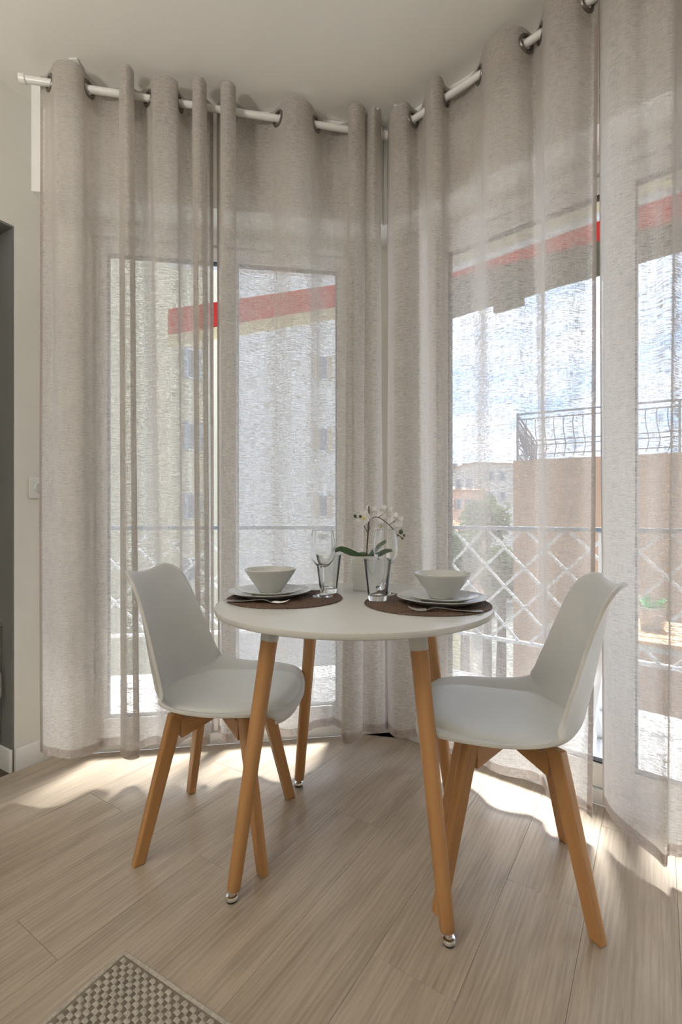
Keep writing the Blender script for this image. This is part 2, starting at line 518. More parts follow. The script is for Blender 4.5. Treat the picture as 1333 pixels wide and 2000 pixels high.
# back walls of the room, behind the camera
wb = MB(); wallbox(wb, PR, PL2, 0, ZC, Vector((0, -1, 0)), 0.1)
tag(wb.build('wall_front', M_wall), 'wall behind the viewer', kind='structure')
wr2 = MB(); wallbox(wr2, PD, PR, 0, ZC, Vector((1, 0, 0)), 0.1); wallbox(wr2, PL2, PL, 0, ZC, Vector((-1, 0, 0)), 0.1)
tag(wr2.build('wall_side', M_wall), 'side wall outside the view', kind='structure')

# recess lining (reveal, back, soffit), the recess shade painted in as grey
M_recess_shade = plain('grey_recess_shade', (0.20, 0.20, 0.195), 0.7, 0.04, 3)
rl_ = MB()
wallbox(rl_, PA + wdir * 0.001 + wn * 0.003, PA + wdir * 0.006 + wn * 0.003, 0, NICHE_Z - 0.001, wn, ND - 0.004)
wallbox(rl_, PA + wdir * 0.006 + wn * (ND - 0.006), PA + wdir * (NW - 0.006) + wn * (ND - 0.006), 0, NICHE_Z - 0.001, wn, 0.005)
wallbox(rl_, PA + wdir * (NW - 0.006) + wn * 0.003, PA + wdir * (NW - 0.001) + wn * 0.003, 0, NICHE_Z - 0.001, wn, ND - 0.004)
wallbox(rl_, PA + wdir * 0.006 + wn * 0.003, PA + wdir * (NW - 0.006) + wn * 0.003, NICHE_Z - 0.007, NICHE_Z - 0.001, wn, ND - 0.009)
tag(rl_.build('wall_recess', M_recess_shade), 'lining of the recess in the left wall, its shade painted as grey', kind='structure')

# baseboard on the left wall and inside the recess
bb = MB()
wallbox(bb, PB, PA, 0.0, 0.085, -wn, 0.012)
bb.box(PA - wdir * -0.0125 + wn * 0.2 + Vector((0, 0, 0.0425)), (0.40, 0.012, 0.085), Matrix.Rotation(math.atan2(wn.y, wn.x), 3, 'Z'))
tag(bb.build('baseboard_left', M_frame, bevel=0.002), 'white baseboard along the short left wall', kind='structure')

# window walls
ZT = 2.197      # top of window frames
XL0, XL1 = -1.058, 0.085
XR0, XR1 = 0.372, 1.78
pL = lambda X: Vector((X, WL(X), 0)); pR = lambda X: Vector((X, WR(X), 0))
ww = MB()
wallbox(ww, PB - tL * 0.08, pL(XL0), 0, ZT, nL, 0.16)
wallbox(ww, PB - tL * 0.08, PC, ZT, ZC, nL, 0.16)
wallbox(ww, pL(XL1), PC, 0, ZT, nL, 0.16)
tag(ww.build('wall_back', M_wall), 'window wall facing the viewer', kind='structure')
ww = MB()
prism(ww, [PC, pR(XR0), pR(XR0) + nR * 0.16, PC + (nL + nR).normalized() * 0.17], 0, ZT)
prism(ww, [PC, PD, PD + nR * 0.16, PC + (nL + nR).normalized() * 0.17], ZT, ZC)
wallbox(ww, pR(XR1), PD, 0, ZT, nR, 0.16)
tag(ww.build('wall_right', M_wall), 'oblique window wall on the right', kind='structure')

# roller shutter boxes above the windows
def hbox(name, a, b_, out, z0, z1, th, mat, lab):
    mb = MB(); wallbox(mb, a, b_, z0, z1, out, th)
    return tag(mb.build(name, mat, bevel=0.003), lab, kind='structure')
ZB = 2.212
def meet(o_):
    # intersection of the two window lines shifted outwards by o_
    a, b_ = PC + nL * o_, PC + nR * o_
    d = b_ - a; den = tL.x * (-tR.y) - tL.y * (-tR.x)
    s_ = (d.x * (-tR.y) - d.y * (-tR.x)) / den
    return a + tL * s_
for nm_, q_, lab_ in (('trim_1', [Vector((-1.195, WL(-1.195), 0)) - nL * 0.001, meet(-0.001), meet(-0.155), Vector((-1.195, WL(-1.195), 0)) - nL * 0.155], 'white shutter box above the left window'),
                      ('trim_2', [meet(-0.001), PD - nR * 0.001, PD - nR * 0.145, meet(-0.145)], 'white shutter box above the right window')):
    mb = MB(); prism(mb, q_, ZB, ZC - 0.001); tag(mb.build(nm_, M_frame), lab_, kind='structure')

# windows
def window(name, p, t, nrm, X0, X1, stiles, lab):
    """p(X) point on inner plane; stiles: list of (Xa, Xb) glass openings"""
    root = empty(name, p((X0 + X1) / 2))
    tag(root, lab, kind='structure')
    inv = Matrix.Translation(-root.location)
    def add(nm, a, b_, z0, z1, th, off, mat, bev=0.003):
        mb = MB(); a = a + nrm * off - root.location; b2 = b_ + nrm * off - root.location
        wallbox(mb, a, b2, z0, z1, nrm, th)
        return mb.build(nm, mat, root, bevel=bev)
    add('frame', p(X0), p(X0 + 0.028), 0.0, ZT, 0.07, 0.0, M_frame)
    add('frame', p(X1 - 0.028), p(X1), 0.0, ZT, 0.07, 0.0, M_frame)
    add('frame', p(X0 + 0.028), p(X1 - 0.028), ZT - 0.045, ZT, 0.07, 0.0, M_frame)
    add('threshold', p(X0 + 0.028), p(X1 - 0.028), 0.0, 0.05, 0.09, 0.0, M_frame)
    zg0, zg1 = 0.135, 2.088
    bounds = [X0 + 0.03] + [k for ab in stiles for k in ab] + [X1 - 0.03]
    for i in range(0, len(bounds), 2):
        add('sash_stile', p(bounds[i]), p(bounds[i + 1]), 0.054, ZT - 0.05, 0.045, 0.012, M_frame)
    for a, b_ in stiles:
        add('sash_rail', p(a), p(b_), 0.054, zg0, 0.045, 0.012, M_frame)
        add('sash_rail', p(a), p(b_), zg1, ZT - 0.05, 0.045, 0.012, M_frame)
        gk = add('gasket', p(a), p(b_), zg0, zg0 + 0.005, 0.03, 0.018, M_gasket, 0)
        gk = add('gasket', p(a), p(b_), zg1 - 0.005, zg1, 0.03, 0.018, M_gasket, 0)
        add('gasket', p(a), p(a + 0.004), zg0 + 0.005, zg1 - 0.005, 0.03, 0.018, M_gasket, 0)
        add('gasket', p(b_ - 0.004), p(b_), zg0 + 0.005, zg1 - 0.005, 0.03, 0.018, M_gasket, 0)
        mb = MB(); a2 = p(a) + nrm * 0.034 - root.location; b2 = p(b_) + nrm * 0.034 - root.location
        mb.add([a2 + Vector((0, 0, zg0)), b2 + Vector((0, 0, zg0)), b2 + Vector((0, 0, zg1)), a2 + Vector((0, 0, zg1))], [(0, 1, 2, 3)])
        mb.build('pane', M_pane, root)
    return root
w1 = window('window_1', pL, tL, nL, XL0, XL1, [(-0.980, -0.512), (-0.4505, -0.016)], 'white framed two leaf glazed door in the left bay')
w2 = window('window_2', pR, tR, nR, XR0, XR1, [(0.4376, 0.889), (0.957, 1.70)], 'white framed sliding glazed door in the right bay')
# lever handle of the right door
hm = MB(); q = pR(0.418) + Vector((0, 0, 1.05)) - w2.location
hm.bar(q - nR * 0.002, q - nR * 0.03, 0.014, 0.014); hm.bar(q - nR * 0.03 + Vector((0, 0, 0.012)), q - nR * 0.03 - Vector((0, 0, 0.10)), 0.016, 0.012, up=(1, 0, 0))
hm.build('handle', M_handle, w2, bevel=0.003)

# ------------------------------------------------------------------ curtain rods and curtains
RZ = 2.54
RODL = (Vector((0, 1.936, 0)), Vector((1, 0.193, 0)))
RODR = (Vector((0, 2.1547, 0)), Vector((1, -0.9286, 0)))
def rod_line(rod):
    p0, d = rod; t = d.normalized(); n_ = Vector((-t.y, t.x, 0))
    if n_.y > 0: n_ = -n_
    return p0, t, n_          # n_ points into the room
def on_rod(rod, px, off=0.0):
    """point of the rod line (shifted off into the room) on the sight line through column px"""
    p0, t, n_ = rod_line(rod); u = (px - CX) / F
    q = p0 + n_ * off
    # (q + s t): x = u*y
    s_ = (u * q.y - q.x) / (t.x - u * t.y)
    return q + t * s_

def make_rod(rod, px0, px1, lab):
    a = on_rod(rod, px0); b_ = on_rod(rod, px1)
    a.z = b_.z = 0
    root = empty('curtain_rod', (a + b_) / 2 + Vector((0, 0, RZ)))
    tag(root, lab, 'curtain rod', 'curtain rods of the bay')
    c = (a + b_) / 2
    mb = MB(); mb.tube([a - c, b_ - c], 0.0125, 20); mb.build('pole', M_rod, root)
    t = (b_ - a).normalized()
    for e, sgn in ((a, -1), (b_, 1)):
        mb = MB(); mb.tube([e - c, e - c + t * sgn * 0.004, e - c + t * sgn * 0.022, e - c + t * sgn * 0.025], [0.0125, 0.0165, 0.0165, 0.012], 20)
        mb.build('end_cap', M_rod, root)
    nn = Vector((-t.y, t.x, 0))
    for k in ((0.125, 0.975) if rod is RODL else (0.022, 0.6)):
        q = a + (b_ - a) * k - c
        mb = MB(); mb.bar(q + Vector((0, 0, 0.016)), q + Vector((0, 0, ZC - RZ - 0.001)), 0.016, 0.016, up=(1, 0, 0)); mb.bar(q + Vector((0, 0, ZC - RZ - 0.006)), q + Vector((0, 0, ZC - RZ - 0.001)), 0.05, 0.03, up=(1, 0, 0))
        mb.tube([q - t * 0.007, q + t * 0.007], 0.018, 16)
        mb.build('bracket', M_rod, root, bevel=0.0015)
    return root
make_rod(RODL, 52, 748, 'white curtain rod over the left window')
make_rod(RODR, 766, 1460, 'white curtain rod over the right window')

def catmull(pts, n_per):
    out = []
    m_ = len(pts)
    for i in range(m_ - 1):
        p0 = pts[max(i - 1, 0)]; p1 = pts[i]; p2 = pts[i + 1]; p3 = pts[min(i + 2, m_ - 1)]
        for k in range(n_per):
            t = k / n_per
            t2, t3 = t * t, t * t * t
            out.append((p1 * 2 + (p2 - p0) * t + (p0 * 2 - p1 * 5 + p2 * 4 - p3) * t2 + (p1 * 3 - p0 - p2 * 3 + p3) * t3) * 0.5)
    out.append(pts[-1].copy())
    return out

def curtain(rod, top, bot, rings, lab, hem_z, seed, width_scale=1.0):
    """top / bot: matching lists of (column, offset into the room); hem_z: function of fraction across"""
    assert len(top) == len(bot), (len(top), len(bot))
    NP = 12
    ct = catmull([on_rod(rod, *k) for k in top], NP)
    cb = catmull([on_rod(rod, *k) for k in bot], NP)
    nx = len(ct); nz_ = 84
    cen = sum(ct, Vector()) / nx
    root = empty('curtain', Vector((cen.x, cen.y, 0.1)))
    tag(root, lab, 'curtain', 'sheer linen curtains')
    off = root.location
    ztop = RZ + 0.048
    arc = [0.0]
    for i in range(1, nx): arc.append(arc[-1] + max((ct[i] - ct[i - 1]).length, (cb[i] - cb[i - 1]).length) * 1.0)
    p0, t_, n_ = rod_line(rod)
    def pos(i, tt):
        s_ = tt ** 1.15
        p = ct[i] * (1 - s_) + cb[i] * s_
        amp = 0.012 * min(1, tt * 3) * (0.6 + 0.8 * tt)
        w_ = mnoise.noise(Vector((arc[i] * 9 + seed, tt * 2.3, seed))) * amp + mnoise.noise(Vector((arc[i] * 28 + seed, tt * 5, seed + 4))) * 0.0035
        return p + n_ * w_
    def hz(i): return hem_z(i / (nx - 1)) + mnoise.noise(Vector((arc[i] * 6 + seed, 0, 3))) * 0.006
    verts = []; uvs = []
    for j in range(nz_ + 1):
        tt = j / nz_
        for i in range(nx):
            p = pos(i, tt)
            z = ztop + (hz(i) - ztop) * tt
            verts.append(Vector((p.x, p.y, z)) - off); uvs.append((arc[i], z))
    # eyelet centres
    eyes = []
    for px in rings:
        c = on_rod(rod, px)
        k = min(range(2, nx - 2), key=lambda i: (ct[i] - c).length)
        eyes.append((k, ct[k].copy()))
    faces = []
    for j in range(nz_):
        for i in range(nx - 1):
            a = j * nx + i
            if j < 6:
                cz = (verts[a] + verts[a + nx + 1]) / 2 + off
                if any((cz - Vector((e.x, e.y, RZ))).length < 0.019 for _, e in eyes): continue
            faces.append((a, a + 1, a + nx + 1, a + nx))
    mesh_obj('cloth', verts, faces, M_linen, root, True, uvs)
    # bottom hem, side hems and heading: doubled cloth just in front of the sheet
    def strip(nm, irange, trange, dn):
        vs_ = []; uv2 = []; fs = []
        for tt in trange:
            for i in irange:
                p = pos(i, tt) + n_ * dn
                z = ztop + (hz(i) - ztop) * tt
                vs_.append(Vector((p.x, p.y, z)) - off); uv2.append((arc[i] + 0.37, z + 0.21))
        m_ = len(irange)
        for j in range(len(trange) - 1):
            for i in range(m_ - 1):
                a = j * m_ + i
                if nm == 'heading':
                    cz = (vs_[a] + vs_[a + m_ + 1]) / 2 + off
                    if any((cz - Vector((e.x, e.y, RZ))).length < 0.022 for _, e in eyes): continue
                fs.append((a, a + 1, a + m_ + 1, a + m_))
        mesh_obj(nm, vs_, fs, M_linen if nm == 'heading' else M_hem, root, True, uv2)
    strip('hem', list(range(nx)), [1 - 0.013 + 0.013 * k / 2 for k in range(3)], 0.0025)
    strip('heading', list(range(nx)), [0.095 * k / 8 / 2.0 * 1.0 for k in range(9)], 0.003)
    ts = [k / 60 for k in range(61)]
    def edge_cols(rev):
        idx = [nx - 1] if rev else [0]
        i = idx[0]; acc = 0
        while acc < 0.016 and 0 < i + (-1 if rev else 1) < nx - 1:
            j = i + (-1 if rev else 1); acc += abs(arc[j] - arc[i]); i = j; idx.append(i)
        return sorted(idx)
    strip('side_hem', edge_cols(False), ts, 0.0028)
    strip('side_hem', edge_cols(True), ts, 0.0028)
    for k, c in eyes:
        tan = (ct[min(k + 2, nx - 1)] - ct[max(k - 2, 0)]); tan.z = 0; tan.normalize()
        ax = Vector((-tan.y, tan.x, 0))
        mb = MB(); prof = [(0.0185, -0.003), (0.0215, -0.006), (0.028, -0.006), (0.031, -0.0025), (0.031, 0.0025), (0.028, 0.006), (0.0215, 0.006), (0.0185, 0.003), (0.0185, -0.003)]
        vs_ = []; fs = []; nn = 28; m_ = len(prof) - 1
        for r_, h_ in prof[:-1]:
            for q in range(nn):
                a = 2 * math.pi * q / nn
                vs_.append(tan * (r_ * math.cos(a)) + Vector((0, 0, r_ * math.sin(a))) + ax * h_)
        for i in range(m_):
            for q in range(nn):
                fs.append((i * nn + q, i * nn + (q + 1) % nn, ((i + 1) % m_) * nn + (q + 1) % nn, ((i + 1) % m_) * nn + q))
        mb.add(vs_, fs, True)
        mb.build('eyelet', M_ring, root, loc=Vector((c.x, c.y, RZ)) - off)
    return root

def lerp_tab(tab):
    def f(x):
        for (x0, y0), (x1, y1) in zip(tab, tab[1:]):
            if x <= x1:
                k = (x - x0) / (x1 - x0) if x1 > x0 else 0
                return y0 + (y1 - y0) * k
        return tab[-1][1]
    return f

T1 = [(79, -.035), (88, -.03), (98, 0), (112, .045), (140, .05), (160, .035), (172, 0), (200, -.045), (230, -.035), (243, 0), (233, .045), (247, .078), (262, .045), (252, 0), (272, -.035), (291, 0), (300, .04), (325, .055), (346, .04), (350, 0), (366, -.04), (386, 0), (376, .045), (390, .075), (404, .045), (394, 0), (409, -.03), (417, -.045)]
B1 = [(78, -.01), (88, .015), (104, .035), (120, .045), (145, .045), (165, .03), (185, .0), (205, -.03), (232, -.03), (247, 0), (234, .05), (254, .085), (273, .05), (261, 0), (285, -.03), (305, -.02), (320, .02), (335, .04), (352, .02), (362, -.01), (378, -.03), (393, 0), (383, .04), (397, .062), (411, .04), (402, 0), (413, -.03), (419, -.04)]
curtain(RODL, T1, B1, [98, 172, 291, 350], 'sheer beige linen curtain hanging leftmost beside the wall socket', lerp_tab([(0, .135), (.25, .12), (.4, .125), (.5, .10), (.6, .135), (1, .145)]), 1.3)
T2 = [(424, -.04), (429, -.02), (436, .015), (431, .05), (446, .075), (461, .05), (456, 0), (478, -.035), (505, -.05), (530, -.035), (544, 0), (560, .04), (582, .055), (604, .04), (617, 0), (630, -.035), (650, -.05), (668, -.035), (684, 0), (681, .05), (697, .075), (714, .05), (707, .008), (716, .035), (731, .065), (744, .03), (739, -.005)]
B2 = [(426, -.03), (432, -.01), (441, .01), (433, .035), (447, .05), (461, .03), (455, 0), (480, -.025), (505, -.03), (530, -.015), (548, .01), (566, .025), (584, .025), (604, .005), (620, -.02), (634, -.03), (650, -.03), (662, -.02), (676, 0), (668, .04), (684, .065), (708, .04), (703, .0), (718, .0), (735, .02), (748, .02), (757, -.005)]
curtain(RODL, T2, B2, [456, 544, 617, 684], 'sheer beige linen curtain behind the left place setting, bunched in the corner', lerp_tab([(0, .145), (.3, .125), (.62, .135), (.75, .095), (.85, .115), (1, .115)]), 5.1)
T3 = [(758, .0), (762, .035), (776, .05), (795, .035), (807, 0), (819, -.03), (830, 0), (832, .04), (846, .06), (862, .04), (870, 0), (882, -.03), (903, -.038), (925, -.03), (938, 0), (952, .045), (980, .055), (1008, .035), (1028, 0), (1044, -.035), (1058, 0), (1066, .045), (1090, .06), (1122, .045), (1148, 0), (1160, -.02), (1169, -.01)]
B3 = [(757, .0), (764, .025), (778, .04), (797, .03), (812, .01), (826, .0), (838, .01), (846, .03), (855, .035), (865, .02), (875, 0), (890, -.02), (908, -.03), (930, -.02), (948, 0), (966, .015), (990, .015), (1015, -.005), (1035, -.025), (1052, -.02), (1062, .0), (1068, .04), (1082, .05), (1096, .02), (1122, -.01), (1145, .0), (1160, .01)]
B3 = [(a, b_ - 0.045 * min(1, max(0, (a - 760) / 60))) for a, b_ in B3]
curtain(RODR, T3, B3, [807, 870, 938, 1028, 1058, 1148], 'sheer beige linen curtain right of the corner, behind the right chair', lerp_tab([(0, .115), (.25, .10), (.5, .09), (.8, .085), (1, .06)]), 9.7)
T4 = [(1171, -.02), (1176, .02), (1190, .05), (1215, .06), (1240, .05), (1270, .025), (1300, .03), (1318, .02), (1328, -.01), (1345, -.045), (1372, -.01), (1392, .045), (1420, .05), (1450, 0), (1470, -.04)]
B4 = [(1178, -.03), (1186, -.01), (1200, .015), (1222, .035), (1245, .05), (1270, .065), (1292, .085), (1303, .09), (1306, .05), (1330, .04), (1360, .0), (1385, .03), (1420, .05), (1450, 0), (1470, -.04)]
B4 = [(a, b_ - 0.035) for a, b_ in B4]
curtain(RODR, T4, B4, [1328, 1374, 1450], 'sheer beige linen curtain at the far right, before the balcony table', lerp_tab([(0, .10), (.15, .08), (.45, .05), (.6, .06), (1, .08)]), 14.2)

# ------------------------------------------------------------------ dining table
TX, TY, TZ = 0.036, 1.434, 0.7306
table = empty('dining_table', (TX, TY, 0))
tag(table, 'round white dining table on four splayed beech legs', 'table')
mb = MB(); rr = 0.40; th = 0.017
mb.lathe([(0.0, TZ - th), (rr - 0.004, TZ - th), (rr - 0.001, TZ - th + 0.0015), (rr, TZ - th + 0.004), (rr, TZ - 0.004), (rr - 0.001, TZ - 0.0012), (rr - 0.004, TZ), (0.0, TZ)], 128)
mb.build('tabletop', M_white, table)
for k in range(4):
    a = R(-148.29 + 90 * k); d = Vector((math.cos(a), math.sin(a), 0))
    off = Vector((0.0458 - TX, 1.4343 - TY, 0))
    ft = off + d * 0.383; tp_ = off + d * 0.270 + Vector((0, 0, TZ - th))
    full = tp_ - ft; L_ = full.length; ax = full.normalized()
    # leg is modelled along its own x axis so the grain follows it
    q = Vector((1, 0, 0)).rotation_difference(ax)
    mb = MB(); s0 = 0.026 / ax.z; s1 = L_ - 0.062
    mb.tube([(s0, 0, 0), (s0 + 0.004, 0, 0), (s0 + 0.05, 0, 0), (s1, 0, 0)], [0.0155, 0.0175, 0.0182, 0.0225], 28)
    leg = mb.build('leg', M_beech, table)
    leg.location = ft; leg.rotation_mode = 'QUATERNION'; leg.rotation_quaternion = q
    mb = MB(); mb.tube([(s1 - 0.001, 0, 0), (L_ - 0.002, 0, 0)], [0.0236, 0.0245], 28); mb.build('collar', M_collar, leg)
    # glide: upright in the world, so undo the tilt
    iq = q.inverted()
    def up(prof, nm, mat):
        mb2 = MB(); mb2.lathe(prof, 28)
        o2 = mb2.build(nm, mat, leg); o2.rotation_mode = 'QUATERNION'; o2.rotation_quaternion = iq
        return o2
    up([(0.0, 0.0), (0.013, 0.0), (0.0145, 0.002), (0.0145, 0.005), (0.0, 0.005)], 'rubber_pad', M_rubber)
    up([(0.0, 0.0045), (0.0145, 0.0045), (0.0168, 0.007), (0.0168, 0.011), (0.0145, 0.015), (0.009, 0.0165), (0.007, 0.034), (0.0, 0.034)], 'glide', M_chrome)

# ------------------------------------------------------------------ chairs
CL = [  # x, z, half width, rim offset
    (0.243, 0.408, 0.150, 0.004), (0.236, 0.424, 0.185, 0.010), (0.205, 0.428, 0.212, 0.022), (0.13, 0.413, 0.236, 0.042), (0.03, 0.400, 0.243, 0.056),
    (-0.07, 0.398, 0.238, 0.070), (-0.135, 0.412, 0.230, 0.088), (-0.176, 0.456, 0.220, 0.096), (-0.196, 0.525, 0.207, 0.090), (-0.211, 0.595, 0.194, 0.080),
    (-0.225, 0.67, 0.181, 0.068), (-0.237, 0.74, 0.170, 0.052), (-0.247, 0.78, 0.159, 0.038), (-0.256, 0.802, 0.137, 0.022), (-0.263, 0.811, 0.105, 0.006)]
CLV = [Vector(c) for c in CL]
def cl_eval(t):
    m_ = len(CLV) - 1; x = max(0, min(0.99999, t)) * m_; i = int(x); f = x - i
    p0, p1, p2, p3 = CLV[max(i - 1, 0)], CLV[i], CLV[i + 1], CLV[min(i + 2, m_)]
    return (p1 * 2 + (p2 - p0) * f + (p0 * 2 - p1 * 5 + p2 * 4 - p3) * f * f + (p1 * 3 - p0 - p2 * 3 + p3) * f ** 3) * 0.5
from mathutils import Vector as V_
CLV = [V_((c[0], c[1], c[2], c[3])) for c in CL]
def shell_pt(t, s_):
    c = cl_eval(t); c1 = cl_eval(min(1, t + 0.01)); c0 = cl_eval(max(0, t - 0.01))
    tx, tz = c1[0] - c0[0], c1[1] - c0[1]; L_ = math.hypot(tx, tz) or 1
    nx_, nz2 = tz / L_, -tx / L_                      # up on the seat, forward on the back
    k = abs(s_) ** 2.4 * c[3]
    # the rolled outward lip of the very edge
    lip = max(0, abs(s_) - 0.93) / 0.07 * 0.006
    x = c[0] + nx_ * (k - lip); z = c[1] + nz2 * (k - lip)
    # rounded front corners
    if t < 0.25: x -= (0.25 - t) / 0.25 * 0.035 * abs(s_) ** 3
    # dipped top edge of the back: corners lifted
    if t > 0.8: z -= (t - 0.8) / 0.2 * 0.010 * (1 - abs(s_) ** 2)
    return Vector((x, s_ * c[2], z)), Vector((nx_, 0, nz2))

def make_chair(loc, rz, lab):
    root = empty('dining_chair', loc, rz)
    tag(root, lab, 'chair', 'dining chairs at the round table')
    nt_, ns = 56, 40
    vs_ = []
    for i in range(nt_ + 1):
        for j in range(ns + 1):
            p, _ = shell_pt(i / nt_, -1 + 2 * j / ns); vs_.append(p)
    fs = [(i * (ns + 1) + j, (i + 1) * (ns + 1) + j, (i + 1) * (ns + 1) + j + 1, i * (ns + 1) + j + 1) for i in range(nt_) for j in range(ns)]
    sh = mesh_obj('shell', vs_, fs, M_shell, root, True)
    md = sh.modifiers.new('thick', 'SOLIDIFY'); md.thickness = 0.009; md.offset = -1
    md.use_even_offset = True
    bv = sh.modifiers.new('round', 'BEVEL'); bv.width = 0.0035; bv.segments = 2; bv.limit_method = 'ANGLE'; bv.angle_limit = R(50)
    # cushion
    nr, na = 16, 64; vs_ = []; fs = []
    tc0, tc1 = 0.06, 0.49
    def disk(r_, a):
        c_, s2 = math.cos(a), math.sin(a)
        e = 2 / 2.6
        u_ = math.copysign(abs(c_) ** e, c_) * r_; w_ = math.copysign(abs(s2) ** e, s2) * r_
        return tc0 + (tc1 - tc0) * (u_ * 0.5 + 0.5), w_ * 0.80
    for i in range(nr + 1):
        r_ = i / nr
        for k in range(na):
            t, s2 = disk(max(r_, 1e-4), 2 * math.pi * k / na)
            p, nn = shell_pt(t, s2)
            h = 0.002 + 0.030 * (1 - r_ ** 5) ** 0.6
            vs_.append(p + nn * h)
    for i in range(nr):
        for k in range(na):
            fs.append((i * na + k, i * na + (k + 1) % na, (i + 1) * na + (k + 1) % na, (i + 1) * na + k))
    base = len(vs_)
    for k in range(na):
        t, s2 = disk(1.0, 2 * math.pi * k / na); p, nn = shell_pt(t, s2); vs_.append(p + nn * 0.0005)
    for k in range(na):
        fs.append((nr * na + k, nr * na + (k + 1) % na, base + (k + 1) % na, base + k))
    cu = mesh_obj('cushion', vs_, fs, M_pad, root, True)
    bm = bmesh.new(); bm.from_mesh(cu.data); bmesh.ops.remove_doubles(bm, verts=bm.verts, dist=1e-5); bmesh.ops.recalc_face_normals(bm, faces=bm.faces); bm.to_mesh(cu.data); bm.free()
    for f_ in cu.data.polygons: f_.use_smooth = True
    # legs
    for sx in (1, -1):
        for sy in (1, -1):
            ft = Vector((sx * 0.180, sy * 0.180, 0)); tp_ = Vector((sx * 0.103, sy * 0.103, 0.402))
            d = Vector((sx, sy, 0)).normalized(); w_ = Vector((-d.y, d.x, 0))
            ax = (tp_ - ft).normalized(); q = Matrix((ax, w_, ax.cross(w_))).transposed().to_quaternion()
            inv = q.inverted()
            pts = []
            for c_, wr, ww_ in ((ft, 0.033, 0.025), (ft + (tp_ - ft) * 0.8, 0.042, 0.028), (tp_, 0.043, 0.028)):
                for i, j in ((-1, -1), (1, -1), (1, 1), (-1, 1)):
                    pts.append(inv @ (c_ + d * (i * wr / 2) + w_ * (j * ww_ / 2) - ft))
            mb = MB(); mb.add(pts, [(0, 3, 2, 1), (8, 9, 10, 11)] + [(b0 + i, b0 + (i + 1) % 4, b0 + 4 + (i + 1) % 4, b0 + 4 + i) for b0 in (0, 4) for i in range(4)])
            leg = mb.build('leg', M_beech, root, bevel=0.005)
            leg.location = ft; leg.rotation_mode = 'QUATERNION'; leg.rotation_quaternion = q
            for f_ in leg.data.polygons: f_.use_smooth = False
    for a in (45, 135):
        vs_ = []
        prof = [(-0.135, 0.384), (0.135, 0.384), (0.135, 0.328), (0.115, 0.334), (0.0, 0.368), (-0.115, 0.334), (-0.135, 0.328)]
        n_ = len(prof)
        for y in (-0.0145, 0.0145):
            for x, z in prof: vs_.append((x, y, z - (0.0007 if a == 45 else 0)))
        mb = MB(); mb.add(vs_, [(4, 3, 2, 1), (0, 5, 4), (0, 4, 1), (0, 6, 5), (n_ + 1, n_ + 2, n_ + 3, n_ + 4), (n_ + 4, n_ + 5, n_), (n_ + 1, n_ + 4, n_), (n_ + 5, n_ + 6, n_)] + [(i, (i + 1) % n_, n_ + (i + 1) % n_, n_ + i) for i in range(n_)])
        br = mb.build('cross_brace', M_beech, root); br.rotation_euler = (0, 0, R(a))
    mb = MB(); mb.lathe([(0.0, 0.3835), (0.05, 0.3835), (0.05, 0.391), (0.0, 0.391)], 28); mb.build('mount', M_rubber, root)
    return root
make_chair((-0.376, 1.5215, 0), R(-6), 'white shell chair left of the round table, facing right')
make_chair((0.462, 1.331, 0), R(166), 'white shell chair right of the round table, facing left')

# ------------------------------------------------------------------ tableware
def single(name, mb, mat, loc, lab, cat, group=None, rz=0, bevel=0):
    o = mb.build(name, mat, bevel=bevel); o.location = loc; o.rotation_euler = (0, 0, rz)
    return tag(o, lab, cat, group)
def placemat(loc, r_, lab):
    prof = [(0.0, 0.0), (r_ - 0.002, 0.0), (r_, 0.0015)]
    k = r_
    N = 26
    for i in range(N):
        a = r_ * (1 - i / N); b_ = r_ * (1 - (i + 1) / N)
        prof += [(a * 0.85 + b_ * 0.15, 0.0036), ((a + b_) / 2, 0.0043), (a * 0.15 + b_ * 0.85, 0.0036), (max(b_, 0.0), 0.0028)]
    mb = MB(); mb.lathe(prof, 96)
    return single('placemat', mb, M_mat, loc, lab, 'placemat', 'round brown placemats')
MLX, MLY, MRX, MRY = -0.172, 1.480, 0.246, 1.385
placemat((MLX, MLY, TZ + 0.0002), 0.176, 'round brown woven placemat on the left half of the table')
placemat((MRX, MRY, TZ + 0.0002), 0.180, 'round brown woven placemat on the right half of the table')
ZM = TZ + 0.0046

def plate(r_, h):
    mb = MB(); t = 0.0035
    mb.lathe([(0.0, 0.002), (r_ * 0.55, 0.002), (r_ * 0.56, 0.0), (r_ * 0.60, 0.0), (r_ * 0.62, 0.003), (r_ * 0.80, h * 0.45), (r_ - 0.001, h - 0.001), (r_, h), (r_ - 0.0012, h + 0.0012),
              (r_ * 0.80, h * 0.45 + t), (r_ * 0.64, 0.004 + t), (r_ * 0.58, 0.002 + t), (0.0, 0.002 + t)], 72)
    return mb
def bowl():
    mb = MB()
    out = [(0.0, 0.002), (0.028, 0.002), (0.029, 0.0), (0.033, 0.0), (0.035, 0.003), (0.058, 0.034), (0.0765, 0.062), (0.079, 0.0665), (0.0795, 0.069), (0.0785, 0.0705), (0.0765, 0.069), (0.0725, 0.061), (0.054, 0.035), (0.032, 0.008), (0.02, 0.006), (0.0, 0.006)]
    mb.lathe(out, 64); return mb
